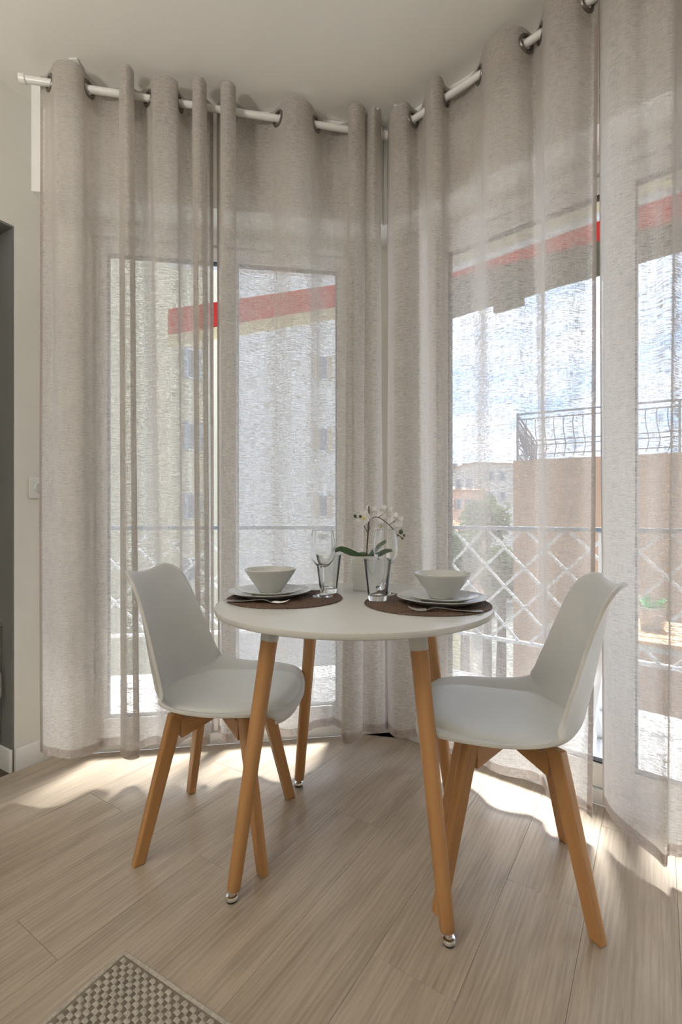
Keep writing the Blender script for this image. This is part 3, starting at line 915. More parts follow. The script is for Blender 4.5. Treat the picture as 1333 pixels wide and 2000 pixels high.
for (cx, cy, side) in ((-0.222, 1.500, 'left'), (0.288, 1.385, 'right')):
    single('dinner_plate', plate(0.128, 0.019), M_ceramic, (cx, cy, ZM), 'large grey white dinner plate under the stack on the %s placemat' % side, 'plate', 'stacked stoneware')
    z2 = ZM + 0.0065
    single('side_plate', plate(0.100, 0.015), M_ceramic, (cx + 0.004, cy, z2 + 0.001), 'smaller plate between bowl and dinner plate at the %s setting' % side, 'plate', 'stacked stoneware')
    single('bowl', bowl(), M_ceramic, (cx + 0.002, cy, z2 + 0.008), 'conical grey white bowl on top of the %s plates' % side, 'bowl', 'stacked stoneware')

def fork(name, a, b_, lab, z):
    """handle end a -> tine end b_"""
    a, b_ = Vector((*a, z)), Vector((*b_, z)); L_ = (b_ - a).length
    root = empty(name, a, math.atan2((b_ - a).y, (b_ - a).x)); tag(root, lab, 'fork', 'forks beside the plates')
    # handle
    vs_ = []; fs = []
    prof = [(0.0, 0.009, 0.002), (0.02, 0.0105, 0.002), (0.06, 0.0085, 0.003), (L_ * 0.45, 0.0045, 0.006), (L_ * 0.60, 0.0038, 0.009), (L_ * 0.68, 0.006, 0.0075), (L_ * 0.72, 0.0115, 0.005), (L_ * 0.76, 0.0125, 0.003)]
    for x, hw, z_ in prof:
        for y, dz in ((-hw, 0), (hw, 0), (hw, 0.0018), (-hw, 0.0018)): vs_.append((x, y, z_ + dz))
    for i in range(len(prof) - 1):
        for k in range(4): fs.append((i * 4 + k, i * 4 + (k + 1) % 4, i * 4 + 4 + (k + 1) % 4, i * 4 + 4 + k))
    fs += [(3, 2, 1, 0), tuple(len(vs_) - 4 + k for k in range(4))]
    mb = MB(); mb.add(vs_, fs); mb.build('handle', M_steel, root, bevel=0.0005)
    for y in (-0.0098, -0.0033, 0.0033, 0.0098):
        mb = MB(); mb.tube([(L_ * 0.755, y, 0.004), (L_ * 0.86, y, 0.0028), (L_ * 0.95, y * 0.96, 0.006), (L_, y * 0.92, 0.011)], [0.0019, 0.0017, 0.0014, 0.0006], 6)
        mb.build('tine', M_steel, root)
    return root
def knife(a, b_, lab, z):
    a, b_ = Vector((*a, z)), Vector((*b_, z)); L_ = (b_ - a).length
    root = empty('table_knife', a, math.atan2((b_ - a).y, (b_ - a).x)); tag(root, lab, 'knife', 'table knives beside the plates')
    mb = MB(); mb.tube([(0, 0, 0.004), (0.004, 0, 0.004), (0.04, 0, 0.004), (0.09, 0, 0.004), (0.105, 0, 0.004)], [0.0025, 0.0038, 0.004, 0.0034, 0.0025], 10); mb.build('handle', M_steel, root)
    top = [(0.10, -0.004), (L_ - 0.03, -0.009), (L_ - 0.008, -0.006), (L_, 0.002), (L_ - 0.03, 0.006), (0.10, 0.005)]
    n_ = len(top); vs_ = [(x, y, 0.0015) for x, y in top] + [(x, y, 0.0032) for x, y in top]
    mb = MB(); mb.add(vs_, [tuple(range(n_ - 1, -1, -1)), tuple(range(n_, 2 * n_))] + [(i, (i + 1) % n_, n_ + (i + 1) % n_, n_ + i) for i in range(n_)]); mb.build('blade', M_steel, root, bevel=0.0004)
    return root
fork('fork', (-0.343, 1.400), (-0.147, 1.362), 'steel fork in front of the left plates, handle to the left', ZM)
fork('fork', (0.365, 1.243), (0.175, 1.262), 'steel fork in front of the right plates, handle to the right', ZM)
knife((-0.27, 1.637), (-0.075, 1.600), 'steel knife behind the left plates, tip to the right', ZM)
knife((0.395, 1.430), (0.25, 1.540), 'steel knife behind the right plates', ZM)

def tumbler(lab, loc):
    mb = MB(); H = 0.122
    mb.lathe([(0.0, 0.001), (0.024, 0.001), (0.027, 0.0), (0.0285, 0.0025), (0.0295, 0.02), (0.0415, H - 0.002), (0.0412, H), (0.0395, H), (0.0385, H - 0.002), (0.0262, 0.022), (0.023, 0.014), (0.012, 0.0125), (0.0, 0.012)], 56)
    return single('tumbler', mb, M_glass, loc, lab, 'glass', 'water tumblers')
def wineglass(lab, loc):
    mb = MB(); H = 0.205
    mb.lathe([(0.0, 0.0003), (0.030, 0.0), (0.032, 0.001), (0.0315, 0.0022), (0.018, 0.0055), (0.007, 0.010), (0.0038, 0.018), (0.0034, 0.05), (0.004, 0.082), (0.009, 0.090), (0.022, 0.098), (0.034, 0.114), (0.0395, 0.137), (0.0385, 0.165), (0.0325, H - 0.001), (0.0320, H), (0.0313, H - 0.0006),
              (0.0373, 0.165), (0.0383, 0.137), (0.0328, 0.1155), (0.021, 0.1005), (0.009, 0.0945), (0.0, 0.0935)], 56)
    return single('wine_glass', mb, M_glass, loc, lab, 'glass', 'stemmed wine glasses')
tumbler('clear tumbler behind the left wine glass', (-0.042, 1.566, ZM))
tumbler('clear tumbler in front of the flower pot on the right placemat', (0.1075, 1.425, ZM))
wineglass('stemmed wine glass beside the left plates', (-0.057, 1.487, ZM))
wineglass('stemmed wine glass just behind the right tumbler', (0.140, 1.530, ZM))

# ------------------------------------------------------------------ potted orchid
OX, OY = 0.076, 1.655
orch = empty('potted_orchid', (OX, OY, TZ)); tag(orch, 'small white orchid in a white pot at the back of the table', 'plant')
mb = MB(); H = 0.118
prof = [(0.0, 0.0), (0.034, 0.0), (0.0355, 0.002)]
for i in range(11):
    z = 0.006 + i * 0.0095; r_ = 0.0355 + 0.0115 * (z / H)
    prof += [(r_, z), (r_ + 0.0006, z + 0.003), (r_, z + 0.006)]
prof += [(0.0475, H), (0.0455, H), (0.044, H - 0.012), (0.0, H - 0.012)]
mb.lathe(prof, 56); mb.build('pot', M_pot, orch)
mb = MB(); mb.lathe([(0.0, H - 0.0115), (0.0435, H - 0.0115), (0.042, H - 0.005), (0.02, H - 0.002), (0.0, H - 0.001)], 32); mb.build('soil', M_soil, orch)
def opt(px, py, dy=0.0): return P(px, py, OY + dy) - Vector((OX, OY, TZ))
def leaf(pts, wid, name='leaf', mat=M_leaf, roll=0.0):
    pts = catmull([Vector(p) for p in pts], 6); n_ = len(pts); vs_ = []; fs = []
    for i, p in enumerate(pts):
        t = (pts[min(i + 1, n_ - 1)] - pts[max(i - 1, 0)]).normalized()
        s2 = t.cross(Vector((0, 0, 1))); s2 = s2.normalized() if s2.length > 1e-3 else Vector((0, 1, 0))
        up = s2.cross(t).normalized()
        s2, up = s2 * math.cos(roll) + up * math.sin(roll), up * math.cos(roll) - s2 * math.sin(roll)
        x = i / (n_ - 1); w_ = wid * (0.25 + 0.75 * math.sin(math.pi * min(1, x * 0.86 + 0.12)) ** 0.8) * (1 if x < 0.97 else 0.4)
        for k, hz_ in ((-1, 0.3), (-0.5, 0.05), (0, -0.08), (0.5, 0.05), (1, 0.3)):
            vs_.append(p + s2 * (k * w_) + up * (hz_ * w_))
    for i in range(n_ - 1):
        for k in range(4): fs.append((i * 5 + k, i * 5 + k + 1, i * 5 + 6 + k, i * 5 + 5 + k))
    o = mesh_obj(name, vs_, fs, mat, orch, True)
    md = o.modifiers.new('thick', 'SOLIDIFY'); md.thickness = 0.0014
    return o
leaf([opt(718, 1087), opt(700, 1086), opt(680, 1078), opt(665, 1073), opt(655, 1077)], 0.014, roll=0.75)
leaf([opt(720, 1087), opt(730, 1078, -.01), opt(742, 1066, -.015), opt(755, 1058, -.02)], 0.012, roll=-0.7)
leaf([opt(720, 1088), opt(738, 1086, .01), opt(754, 1078, .015), opt(768, 1076, .02)], 0.012, roll=-0.7)
leaf([opt(716, 1087, .0), opt(712, 1082, .03), opt(706, 1078, .06)], 0.011)
st = MB()
main = [opt(716, 1092), opt(717, 1075), opt(719, 1045), opt(721, 1015), opt(721, 988)]
st.tube(catmull(main, 5), 0.0028, 8)
st.tube(catmull([opt(719, 1041), opt(713, 1030), opt(706, 1018), opt(698, 1012), opt(693, 1008)], 5), 0.0012, 6)
arch = [opt(719, 1050, .004), opt(722, 1030, .01), opt(728, 1013, .01), opt(738, 1010, .01), opt(752, 1018), opt(765, 1030, -.01), opt(775, 1042, -.01), opt(787, 1051, -.01)]
st.tube(catmull(arch, 5), [0.002] * 10 + [0.0016] * 26, 8)
st.tube([opt(738, 1011, .01), opt(746, 1006), opt(752, 1002, -.005)], 0.0010, 6)
st.tube([opt(760, 1025), opt(768, 1020, -.01), opt(773, 1018, -.01)], 0.0010, 6)
st.build('stem', M_stem, orch)
def flower(c, facing, r_, seed):
    rnd = random.Random(seed)
    f = Vector(facing).normalized(); q = Vector((0, 0, 1)).rotation_difference(f)
    root_o = None
    for k in range(5):
        a = math.pi / 2 + k * 2 * math.pi / 5; wide = 0.62 if k in (1, 4) else 0.42
        vs_ = []; fs = []; nl, nw = 7, 5
        for i in range(nl):
            x = i / (nl - 1); w_ = r_ * wide * math.sin(math.pi * (0.10 + 0.84 * x)) ** 0.7
            for j in range(nw):
                y = (j / (nw - 1) - 0.5) * 2 * w_
                z = 0.25 * r_ * x * x - 0.6 * y * y / max(r_, 1e-5)
                v = Vector((x * r_, y, z)); v = Matrix.Rotation(a, 3, 'Z') @ v
                vs_.append(q @ v + c)
        for i in range(nl - 1):
            for j in range(nw - 1): fs.append((i * nw + j, i * nw + j + 1, (i + 1) * nw + j + 1, (i + 1) * nw + j))
        mesh_obj('petal', vs_, fs, M_petal, orch, True)
    mb = MB(); mb.lathe([(0.0, 0.0), (r_ * 0.12, r_ * 0.05), (r_ * 0.17, r_ * 0.2), (r_ * 0.10, r_ * 0.34), (0.0, r_ * 0.38)], 10)
    o = mb.build('lip', M_lip, orch); o.location = c; o.rotation_mode = 'QUATERNION'; o.rotation_quaternion = q
flower(opt(712, 1012, -.012), (-.55, -.75, .1), 0.026, 1)
flower(opt(724, 1000, .012), (.2, .9, .3), 0.026, 2)
flower(opt(731, 1022, -.0), (.3, .8, -.2), 0.024, 3)
flower(opt(755, 1000, -.008), (.2, .85, .35), 0.026, 4)
flower(opt(775, 1016, -.012), (.5, .7, .3), 0.026, 5)
flower(opt(745, 1028, .0), (.0, -.6, -.5), 0.016, 6)
flower(opt(770, 1043, -.01), (-.2, -.6, -.5), 0.013, 7)
for px, py, r_ in ((694, 1008, .0062), (704, 1009, .0052), (783.5, 1039, .0085), (790, 1046, .0052), (786.5, 1052, .0048), (777.5, 1045.5, .0042)):
    mb = MB(); mb.lathe([(0.0, -r_), (r_ * 0.7, -r_ * 0.7), (r_, 0), (r_ * 0.75, r_ * 0.75), (0, r_ * 1.15)], 12)
    mb.build('bud', M_bud, orch, loc=opt(px, py, -.008))

# ------------------------------------------------------------------ wall socket, bin, rug
wt = -wdir
def wp(px):         # point of left wall on sight column px
    u = (px - CX) / F; s_ = (u * PA.y - PA.x) / (wt.x - u * wt.y); return PA + wt * s_
sc_ = wp(77); zz = HC + (CY - 953) / F * sc_.y
sock = empty('wall_socket', sc_ + Vector((0, 0, zz)) - wn * 0.0005, math.atan2(wt.y, wt.x)); tag(sock, 'square white wall socket on the left wall beside the curtain', 'socket')
sgn = -1 if (Matrix.Rotation(math.atan2(wt.y, wt.x), 3, 'Z') @ Vector((0, 1, 0))).dot(wn) > 0 else 1
mb = MB(); mb.box((0, sgn * 0.005, 0), (0.084, 0.010, 0.084)); mb.build('plate', M_socket, sock, bevel=0.002)
mb = MB(); mb.lathe([(0.014, 0.0), (0.0235, 0.0), (0.0235, 0.006), (0.021, 0.0075), (0.0195, 0.006), (0.017, 0.001), (0.014, 0.001)], 36)
o = mb.build('socket_ring', M_collar, sock, loc=(0, sgn * 0.0100, 0)); o.rotation_euler = (R(90) if sgn < 0 else R(-90), 0, 0)

BX, BY = -1.462, 1.905
binr = empty('step_bin', (BX, BY, 0)); tag(binr, 'grey bin with a domed lid standing in the recess at the left edge', 'bin')
mb = MB(); mb.lathe([(0.0, 0.012), (0.118, 0.012), (0.12, 0.02), (0.128, 0.548), (0.0, 0.548)], 48); mb.build('body', M_bin, binr)
mb = MB(); mb.lathe([(0.0, 0.0), (0.112, 0.0), (0.116, 0.004), (0.116, 0.0115), (0.0, 0.0115)], 48); mb.build('base', M_rubber, binr)
mb = MB(); mb.lathe([(0.0, 0.5515), (0.131, 0.5515), (0.133, 0.558), (0.126, 0.575), (0.10, 0.592), (0.05, 0.60), (0.0, 0.602)], 48); mb.build('lid', M_bin, binr)
hd = Vector((0.96, -0.28, 0)).normalized()
mb = MB(); mb.tube(catmull([hd * 0.126 + Vector((0, 0, .38)), hd * 0.146 + Vector((0, 0, .375)), hd * 0.148 + Vector((0, 0, .33)), hd * 0.146 + Vector((0, 0, .285)), hd * 0.124 + Vector((0, 0, .28))], 5), 0.006, 8); mb.build('handle', M_handle, binr)

# rug: basket weave
RC = Vector((-0.484, 1.076, 0)); r1 = Vector((-0.496, -0.868, 0)).normalized(); r2 = Vector((-r1.y, r1.x, 0))
if r2.x < 0: r2 = -r2
rug = empty('woven_rug', RC); tag(rug, 'beige basket weave rug, one corner at the bottom left', 'rug')
RA, RB = 0.85, 0.60
mb = MB()
c0 = r1 * (RA / 2) + r2 * (RB / 2)
Mr = Matrix((r1, r2, r1.cross(r2))).transposed()
if Mr.determinant() < 0: Mr = Matrix((r1, r2, -r1.cross(r2))).transposed()
mb.box(c0 + Vector((0, 0, 0.0045)), (RA - 0.004, RB - 0.004, 0.008), Mr); mb.build('backing', M_rug_lo, rug)
mb = MB()
for a, b_ in ((Vector(), r1 * RA), (Vector(), r2 * RB), (r1 * RA, r1 * RA + r2 * RB), (r2 * RB, r2 * RB + r1 * RA)):
    nseg = 40
    mb.tube([a + (b_ - a) * (k / nseg) + Vector((0, 0, 0.006)) for k in range(nseg + 1)], 0.0055, 8)
mb.build('binding', M_rug_hi, rug)
kn = MB(); kn2 = MB()
pa, pb = 0.0118, 0.0098       # weave pitch along r2 and r1
def knot(target, c, hx, hy, hz_):
    vs_ = []
    for sx, sz in ((-1, 0.0), (-0.55, 0.85), (0, 1.0), (0.55, 0.85), (1, 0.0)):
        for sy in (-1, -0.5, 0.5, 1):
            k = 1.0 if abs(sy) < 0.9 else 0.72
            vs_.append(c + r2 * (sx * hx * (0.86 if abs(sy) > .9 else 1)) + r1 * (sy * hy) + Vector((0, 0, sz * hz_ * k)))
    fs = [(i * 4 + j, i * 4 + j + 1, i * 4 + 5 + j, i * 4 + 4 + j) for i in range(4) for j in range(3)]
    target.add(vs_, fs, True)
rg = random.Random(3)
na_ = int((RA - 0.012) / pb); nb_ = int((RB - 0.012) / pa)
for i in range(na_):
    for j in range(nb_):
        c = r1 * (0.010 + (i + 0.5) * pb) + r2 * (0.010 + (j + 0.5) * pa) + Vector((0, 0, 0.0078))
        jit = Vector((rg.uniform(-.0005, .0005), rg.uniform(-.0005, .0005), 0))
        if (i + j) % 2 == 0: knot(kn, c + jit, 0.0076, 0.0050, 0.0046 + rg.uniform(-.0005, .0005))
        else:
            for s2 in (-1, 1): knot(kn2, c + r2 * s2 * 0.0022 + jit, 0.0020, 0.0048, 0.0022)
tag(kn.build('weave_knots', M_rug_hi, rug, autosmooth=False), kind='stuff')
tag(kn2.build('weave_cords', M_rug_lo, rug, autosmooth=False), kind='stuff')

# ------------------------------------------------------------------ balcony
OUT = 1.0
pLo = lambda X, o_=OUT: Vector((X, WL(X), 0)) + nL * o_
pRo = lambda X, o_=OUT: Vector((X, WR(X), 0)) + nR * o_
mb = MB(); q = [PC - tL * 2.6 + nL * 0.161, meet(0.161), PC + tR * 3.2 + nR * 0.161, PC + tR * 3.2 + nR * 1.12, meet(1.12), PC - tL * 2.6 + nL * 1.12]
prism(mb, q[:2] + q[4:], -0.22, -0.03); prism(mb, [q[1], q[2], q[3], q[4]], -0.22, -0.03)
tag(mb.build('balcony_floor', M_concrete), 'pale concrete balcony floor outside the windows', kind='structure')
mb = MB(); q = [PC - tL * 2.6 + nL * 0.161, meet(0.161), PC + tR * 3.2 + nR * 0.161, PC + tR * 3.2 + nR * 1.05, meet(1.05), PC - tL * 2.6 + nL * 1.05]
prism(mb, q[:2] + q[4:], 2.585, 2.80); prism(mb, [q[1], q[2], q[3], q[4]], 2.585, 2.80)
tag(mb.build('balcony_soffit', M_cream), 'cream underside of the balcony above', kind='structure')
mb = MB(); wallbox(mb, PD, PD + tR * 1.2, -3, 2.62, nR, 0.16)
wallbox(mb, PB - tL * 0.08, PD, -3, -0.23, nL, 0.05)
tag(mb.build('outer_facade', M_cream), 'cream outer facade beside the windows', kind='structure')

def railing(name, a, b_, lab, zt=0.925, zb=0.25, first=True):
    a = Vector(a); b_ = Vector(b_); L_ = (b_ - a).length; t = (b_ - a).normalized()
    root = empty(name, Vector((a.x, a.y, -0.03))); tag(root, lab, 'railing', 'balcony railings')
    o_ = root.location
    A = lambda s_, z: a + t * s_ + Vector((0, 0, z)) - o_
    mb = MB(); mb.bar(A(0, zt - 0.012), A(L_, zt - 0.012), 0.05, 0.024); mb.build('top_rail', M_railmetal, root, bevel=0.003)
    mb = MB(); mb.bar(A(0, zb), A(L_, zb), 0.03, 0.02); mb.build('bottom_rail', M_lattice, root, bevel=0.002)
    np_ = max(1, int(L_ / 1.0))
    for k in range(np_ + 1):
        s_ = L_ * k / np_
        if k == 0 and not first: continue
        mb = MB(); mb.bar(A(s_, -0.03), A(s_, zt - 0.025), 0.03, 0.03, up=tuple(t)); mb.build('post', M_lattice, root, bevel=0.002)
    h = zt - 0.03 - zb; step = 0.23; nn = Vector((-t.y, t.x, 0))
    k = -h
    while k < L_:
        for sg in (1, -1):
            s0, s1 = k, k + h
            z0, z1 = (zb, zt - 0.03) if sg > 0 else (zt - 0.03, zb)
            # clip to panel
            c0, c1 = max(s0, 0), min(s1, L_)
            if c1 - c0 < 0.03: continue
            f = lambda s_: z0 + (z1 - z0) * (s_ - s0) / (s1 - s0)
            mb = MB(); mb.bar(A(c0, f(c0)) + nn * sg * 0.005, A(c1, f(c1)) + nn * sg * 0.005, 0.008, 0.015); mb.build('lattice_bar', M_lattice, root)
        k += step
    return root
pm = meet(OUT)
railing('balcony_railing', PC - tL * 1.95 + nL * OUT, pm, 'white lattice balcony railing outside the left window')
railing('balcony_railing', pm, PC + tR * 2.9 + nR * OUT, 'white lattice balcony railing outside the right window', first=False)

# awnings hanging at the balcony edge
def awning(name, pts_fn, prof_top, prof_bot, s0, s1, dirv, base, nrm, bands, lab):
    root = empty(name, base + Vector((0, 0, 2.3))); tag(root, lab, 'awning', 'red awnings over the balcony')
    N = 24
    for nm, mat, fa, fb, off in bands:
        vs_ = []; fs = []
        for i in range(N + 1):
            k = i / N; q_ = dirv * (s0 + (s1 - s0) * k)
            wob = 0.008 * math.sin(k * 40)
            for fz, o2 in ((fa, off), (fb, off + wob)):
                for th_ in (0, 0.012):
                    vs_.append(q_ + nrm * (o2 + th_) + Vector((0, 0, fz(k) - 2.3)))
        for i in range(N):
            b0 = i * 4; c0 = b0 + 4
            fs += [(b0, c0, c0 + 2, b0 + 2), (b0 + 1, b0 + 3, c0 + 3, c0 + 1), (b0, b0 + 1, c0 + 1, c0), (b0 + 2, c0 + 2, c0 + 3, b0 + 3)]
        fs += [(0, 2, 3, 1), (N * 4, N * 4 + 1, N * 4 + 3, N * 4 + 2)]
        mesh_obj(nm, vs_, fs, mat, root)
    mb = MB(); mb.tube([dirv * s0 + nrm * 0.02 + Vector((0, 0, 0.285)), dirv * s1 + nrm * 0.02 + Vector((0, 0, 0.285))], 0.03, 14); mb.build('roller', M_lattice, root)
    return root
lin = lambda a, b_: (lambda k: a + (b_ - a) * k)
# right: fabric seen from below, grey backing under it
sR0 = (pRo(0.45) - pRo(0)).length
awning('awning', None, None, None, 0.0, 2.9, tR, pRo(-0.06), nR,
       [('fabric', M_red, lin(2.615, 2.66), lin(2.56, 2.30), 0.06), ('valance', M_val, lin(2.559, 2.299), lin(2.285, 2.285), 0.064)], 'red awning with dark valance outside the right window')
mb = MB(); hk = bpy.data.objects.get('awning')
mb.bar(tR * 0.42 + nR * 0.06 + Vector((0, 0, -0.03)), tR * 0.60 + nR * 0.06 + Vector((0, 0, -0.03)), 0.03, 0.07)
mb.build('arm_joint', M_val, hk)
awning('awning', None, None, None, 0.0, 1.30, tL, pLo(-0.94), nL,
       [('fabric', M_red, lin(2.30, 2.585), lin(2.14, 2.44), 0.06), ('edge_band', M_cream, lin(2.138, 2.438), lin(2.06, 2.36), 0.064)], 'red awning with cream edge outside the left window')

# balcony table with plant
bt = Vector((1.20, 1.92, -0.03)); bz = 0.535
btab = empty('balcony_table', bt, R(-40)); tag(btab, 'white folding balcony table with slatted wooden top', 'table')
for k in range(5):
    mb = MB(); mb.box((0, -0.18 + k * 0.09, bz + 0.03 - 0.008), (0.46, 0.078, 0.016)); mb.build('slat', M_slat, btab, bevel=0.002)
for y in (-0.2, 0.2):
    mb = MB(); mb.bar((-0.22, y, bz + 0.005), (0.22, y, bz + 0.005), 0.02, 0.03); mb.build('apron', M_lattice, btab, bevel=0.002)
for x in (-0.18, 0.18):
    for s2 in (-1, 1):
        mb = MB(); mb.bar((x + s2 * 0.012, -0.22 * s2, 0.0), (x + s2 * 0.012, 0.19 * s2, bz - 0.01), 0.022, 0.032, up=(1, 0, 0)); mb.build('leg', M_lattice, btab, bevel=0.002)
pc = P(1274, 1206, 1.92); 
pc.z = bt.z + bz + 0.0305
pp = empty('potted_succulent', pc); tag(pp, 'small spiky green plant in a grey pot on the balcony table', 'plant')
mb = MB(); mb.lathe([(0.0, 0.0), (0.036, 0.0), (0.04, 0.004), (0.046, 0.082), (0.047, 0.088), (0.043, 0.088), (0.04, 0.076), (0.0, 0.076)], 32); mb.build('pot', M_greypot, pp)
rl = random.Random(5)
for k in range(22):
    a = rl.uniform(0, 2 * math.pi); el = rl.uniform(0.35, 1.3); L_ = rl.uniform(0.05, 0.085)
    d = Vector((math.cos(a) * math.cos(el), math.sin(a) * math.cos(el), math.sin(el))); s2 = d.cross(Vector((0, 0, 1))).normalized()
    b0 = Vector((math.cos(a) * 0.012, math.sin(a) * 0.012, 0.075)); up = s2.cross(d)
    vs_ = [b0 - s2 * 0.006, b0 + s2 * 0.006, b0 + d * L_ * 0.5 + s2 * 0.008, b0 + d * L_ * 0.5 - s2 * 0.008, b0 + d * L_ - Vector((0, 0, 0.008)), b0 + d * L_ * 0.3 - up * 0.004]
    mesh_obj('leaf', vs_, [(0, 1, 2, 3), (3, 2, 4), (0, 5, 1), (1, 5, 2), (0, 3, 5), (5, 3, 4), (5, 4, 2)], M_grass, pp)

# ------------------------------------------------------------------ the street beyond
GZ = -9.0
mb = MB(); prism(mb, [(-120, 6), (120, 6), (120, 160), (-120, 160)], GZ - 0.5, GZ)
tag(mb.build('street_ground', M_ground), 'street ground far below the balcony', kind='structure')

def block(name, p0, p1, depth, z1, wallmat, lab, wins=(), roof=None, cat='building', roofmat=None, shutter=M_shutter):
    """box building whose front face runs p0->p1; wins: (s0,s1,z0,z1) on that face"""
    p0 = Vector((p0[0], p0[1], 0)); p1 = Vector((p1[0], p1[1], 0)); t = (p1 - p0).normalized(); out = Vector((-t.y, t.x, 0))
    if out.y < 0: out = -out
    root = empty(name, Vector((p0.x, p0.y, GZ))); tag(root, lab, cat)
    o_ = root.location
    mb = MB(); prism(mb, [p0 - o_.xy.to_3d(), p1 - o_.xy.to_3d(), p1 + out * depth - o_.xy.to_3d(), p0 + out * depth - o_.xy.to_3d()], 0, z1 - GZ); mb.build('wall', wallmat, root)
    b3 = Vector((0, 0, -GZ))
    for (s0, s1, za, zb_) in wins:
        q0 = t * s0 + b3; L_ = s1 - s0
        mb = MB(); c = t * ((s0 + s1) / 2) + b3 + Vector((0, 0, (za + zb_) / 2)); Mx = Matrix((t, out, Vector((0, 0, 1)))).transposed()
        mb.box(c - out * 0.02, (L_, 0.06, zb_ - za), Mx); f = mb.build('window', M_lattice, root)
        mb = MB(); mb.box(c - out * 0.05, (L_ * 0.84, 0.03, (zb_ - za) * 0.9), Mx); mb.build('pane', M_far_glass, f)
        for sg in (-1, 1):
            mb = MB(); mb.box(c - out * 0.06 + t * sg * (L_ * 0.5 + L_ * 0.23), (L_ * 0.46, 0.06, zb_ - za), Mx); mb.build('shutter', shutter, f)
    if roof:
        mb = MB(); e = 0.4
        a, b_, c, d = [p - o_.xy.to_3d() for p in (p0 - t * e - out * e, p1 + t * e - out * e, p1 + t * e + out * (depth + e), p0 - t * e + out * (depth + e))]
        zz_ = Vector((0, 0, z1 - GZ)); rg1 = (a + d) / 2 + t * depth * 0.35; rg2 = (b_ + c) / 2 - t * depth * 0.35
        hh = Vector((0, 0, roof))
        mb.add([a + zz_, b_ + zz_, c + zz_, d + zz_, rg1 + zz_ + hh, rg2 + zz_ + hh], [(0, 1, 5, 4), (1, 2, 5), (2, 3, 4, 5), (3, 0, 4), (3, 2, 1, 0)]); mb.build('roof', roofmat or M_tile, root)
    return root
def X_at(px, Y): return (px - CX) / F * Y
def fw(p0, p1, pxs, pys):
    """window rectangles from sight lines onto the facade p0->p1"""
    res = []; a = Vector((*p0, 0)); b_ = Vector((*p1, 0)); t = (b_ - a).normalized()
    for (pa, pb_, ya, yb) in [(x0, x1, y0, y1) for (x0, x1) in pxs for (y0, y1) in pys]:
        def hit(px):
            u = (px - CX) / F; return (u * a.y - a.x) / (t.x - u * t.y)
        s0, s1 = hit(pa), hit(pb_); Y = (a + t * (s0 + s1) / 2).y
        res.append((s0, s1, HC + (CY - yb) / F * Y, HC + (CY - ya) / F * Y))
    return res
p0, p1 = (X_at(120, 17), 17.0), (X_at(440, 21), 21.0)
block('apartment_building', p0, p1, 10, 13, M_yellowb, 'yellow apartment block seen through the leftmost curtain', fw(p0, p1, [(366, 384)], [(682, 740), (826, 880), (964, 1014), (1090, 1135)]))
p0, p1 = (X_at(442, 21.0), 21.0), (X_at(790, 23), 23.0)
block('apartment_building', p0, p1, 6, 13, M_whiteb, 'pale apartment block seen through the second curtain', fw(p0, p1, [(622, 640)], [(695, 742), (835, 882), (966, 1010), (1085, 1130)]), shutter=M_shutterb)
# brown building with roof terrace
p0, p1 = (X_at(1003, 10.6), 10.6), (X_at(1420, 8.9), 8.9)
RZB = 2.22
brown = block('roof_terrace_building', p0, p1, 9, RZB, M_brown, 'brown rendered building with a roof terrace on the right')
def iron_rail(a, b_, lab):
    a = Vector((*a, RZB)); b_ = Vector((*b_, RZB)); t = (b_ - a).normalized(); L_ = (b_ - a).length; nn = Vector((-t.y, t.x, 0))
    root = empty('terrace_railing', a); tag(root, lab, 'railing', 'iron terrace railings')
    for z, r_ in ((1.02, 0.022), (0.90, 0.016), (0.42, 0.014), (0.32, 0.014), (0.12, 0.014)):
        mb = MB(); mb.bar(Vector((0, 0, z)), t * L_ + Vector((0, 0, z)), r_ * 1.6, r_ * 1.6); mb.build('rail', M_iron, root)
    k = 0.0; i = 0
    while k <= L_ + 1e-4:
        mb = MB()
        if i % 8 == 0:
            mb.bar(t * k, t * k + Vector((0, 0, 1.03)), 0.04, 0.04, up=tuple(t)); mb.build('post', M_iron, root)
        else:
            mb.tube([t * k + Vector((0, 0, z)) + nn * -b2 + t * b2 * 0.5 for z, b2 in ((0.05, 0.0), (0.15, 0.05), (0.27, 0.09), (0.40, 0.06), (0.55, 0.01), (0.75, -0.02), (0.90, 0.0))], 0.010, 5); mb.build('baluster', M_iron, root)
        k += 0.185; i += 1
    return root
tb = (Vector((*p1, 0)) - Vector((*p0, 0))).normalized(); ob = Vector((-tb.y, tb.x, 0)); ob = ob if ob.y > 0 else -ob
c0 = Vector((*p0, 0)) + tb * 0.08 + ob * 0.08; c1 = Vector((*p1, 0)) + ob * 0.08
iron_rail(c0.xy, c1.xy, 'dark iron railing along the front of the roof terrace')
iron_rail((c0 + ob * 0.05).xy, (c0 + ob * 4.5).xy, 'dark iron railing along the far side of the roof terrace')
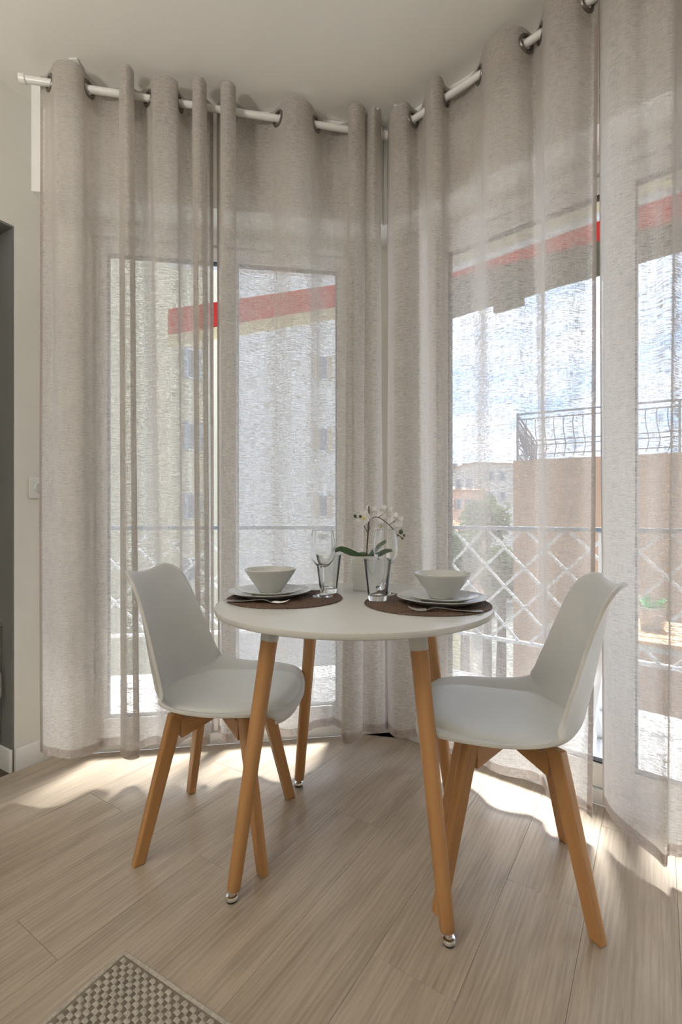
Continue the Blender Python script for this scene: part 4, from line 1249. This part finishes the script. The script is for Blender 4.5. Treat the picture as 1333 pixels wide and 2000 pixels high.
# distant houses
p0, p1 = (X_at(868, 42), 42.0), (X_at(948, 44), 44.0)
block('distant_house', p0, p1, 8, 3.4, M_pink, 'pink house far away beyond the balcony', fw(p0, p1, [(892, 899), (912, 919)], [(935, 955), (975, 995)]), roof=0.7)
p0, p1 = (X_at(930, 55), 55.0), (X_at(1010, 56), 56.0)
block('distant_house', p0, p1, 8, 7.2, M_whiteb, 'pale distant house left of the brown building', fw(p0, p1, [(955, 963), (978, 985)], [(920, 940), (960, 980)]), roof=0.5)
p0, p1 = (X_at(850, 72), 72.0), (X_at(960, 74), 74.0)
block('distant_house', p0, p1, 8, 7.6, M_whiteb, 'grey white distant house behind the pink house', fw(p0, p1, [(885, 891), (905, 911)], [(905, 918)]), roof=0.4)
p0, p1 = (X_at(856, 30), 30.0), (X_at(925, 31), 31.0)
block('distant_house', p0, p1, 5, -0.1, M_cream, 'low house with an orange tiled roof beyond the railing', fw(p0, p1, [(880, 890)], [(1050, 1085)]), roof=1.5)

def tree(px, py, Y, rx, rz, lab, seed):
    c = P(px, py, Y); rnd = random.Random(seed)
    root = empty('tree', Vector((c.x, c.y, GZ))); tag(root, lab, 'tree', 'trees beyond the balcony')
    o_ = root.location
    vs_ = []; fs = []
    for k in range(1400):
        while True:
            v = Vector((rnd.uniform(-1, 1), rnd.uniform(-1, 1), rnd.uniform(-1, 1)))
            if 0.35 < v.length < 1: break
        v = Vector((v.x * rx, v.y * rx, v.z * rz)) * (0.75 + 0.35 * mnoise.noise(v * 2.2 + Vector((seed, 0, 0))))
        q = c - o_ + v; s2 = rnd.uniform(0.10, 0.2)
        a = Vector((rnd.gauss(0, 1), rnd.gauss(0, 1), rnd.gauss(0, 1))).normalized(); b_ = a.orthogonal().normalized()
        k0 = len(vs_); vs_ += [q - a * s2, q + b_ * s2 * 0.5, q + a * s2, q - b_ * s2 * 0.5]; fs.append((k0, k0 + 1, k0 + 2, k0 + 3))
    mesh_obj('crown', vs_, fs, M_tree, root)
    mb = MB(); mb.tube([Vector((0, 0, 0)), c - o_ + Vector((0.1, 0, -rz * 0.2))], [0.25, 0.1], 8); mb.build('trunk', M_trunk, root)
tree(950, 1015, 19, 1.15, 1.1, 'leafy green tree left of the brown building', 1)
tree(905, 1085, 16, 0.9, 1.1, 'green tree seen low through the lattice railing', 2)
tree(975, 1120, 14, 0.7, 1.0, 'dark green bush at the foot of the brown building', 3)
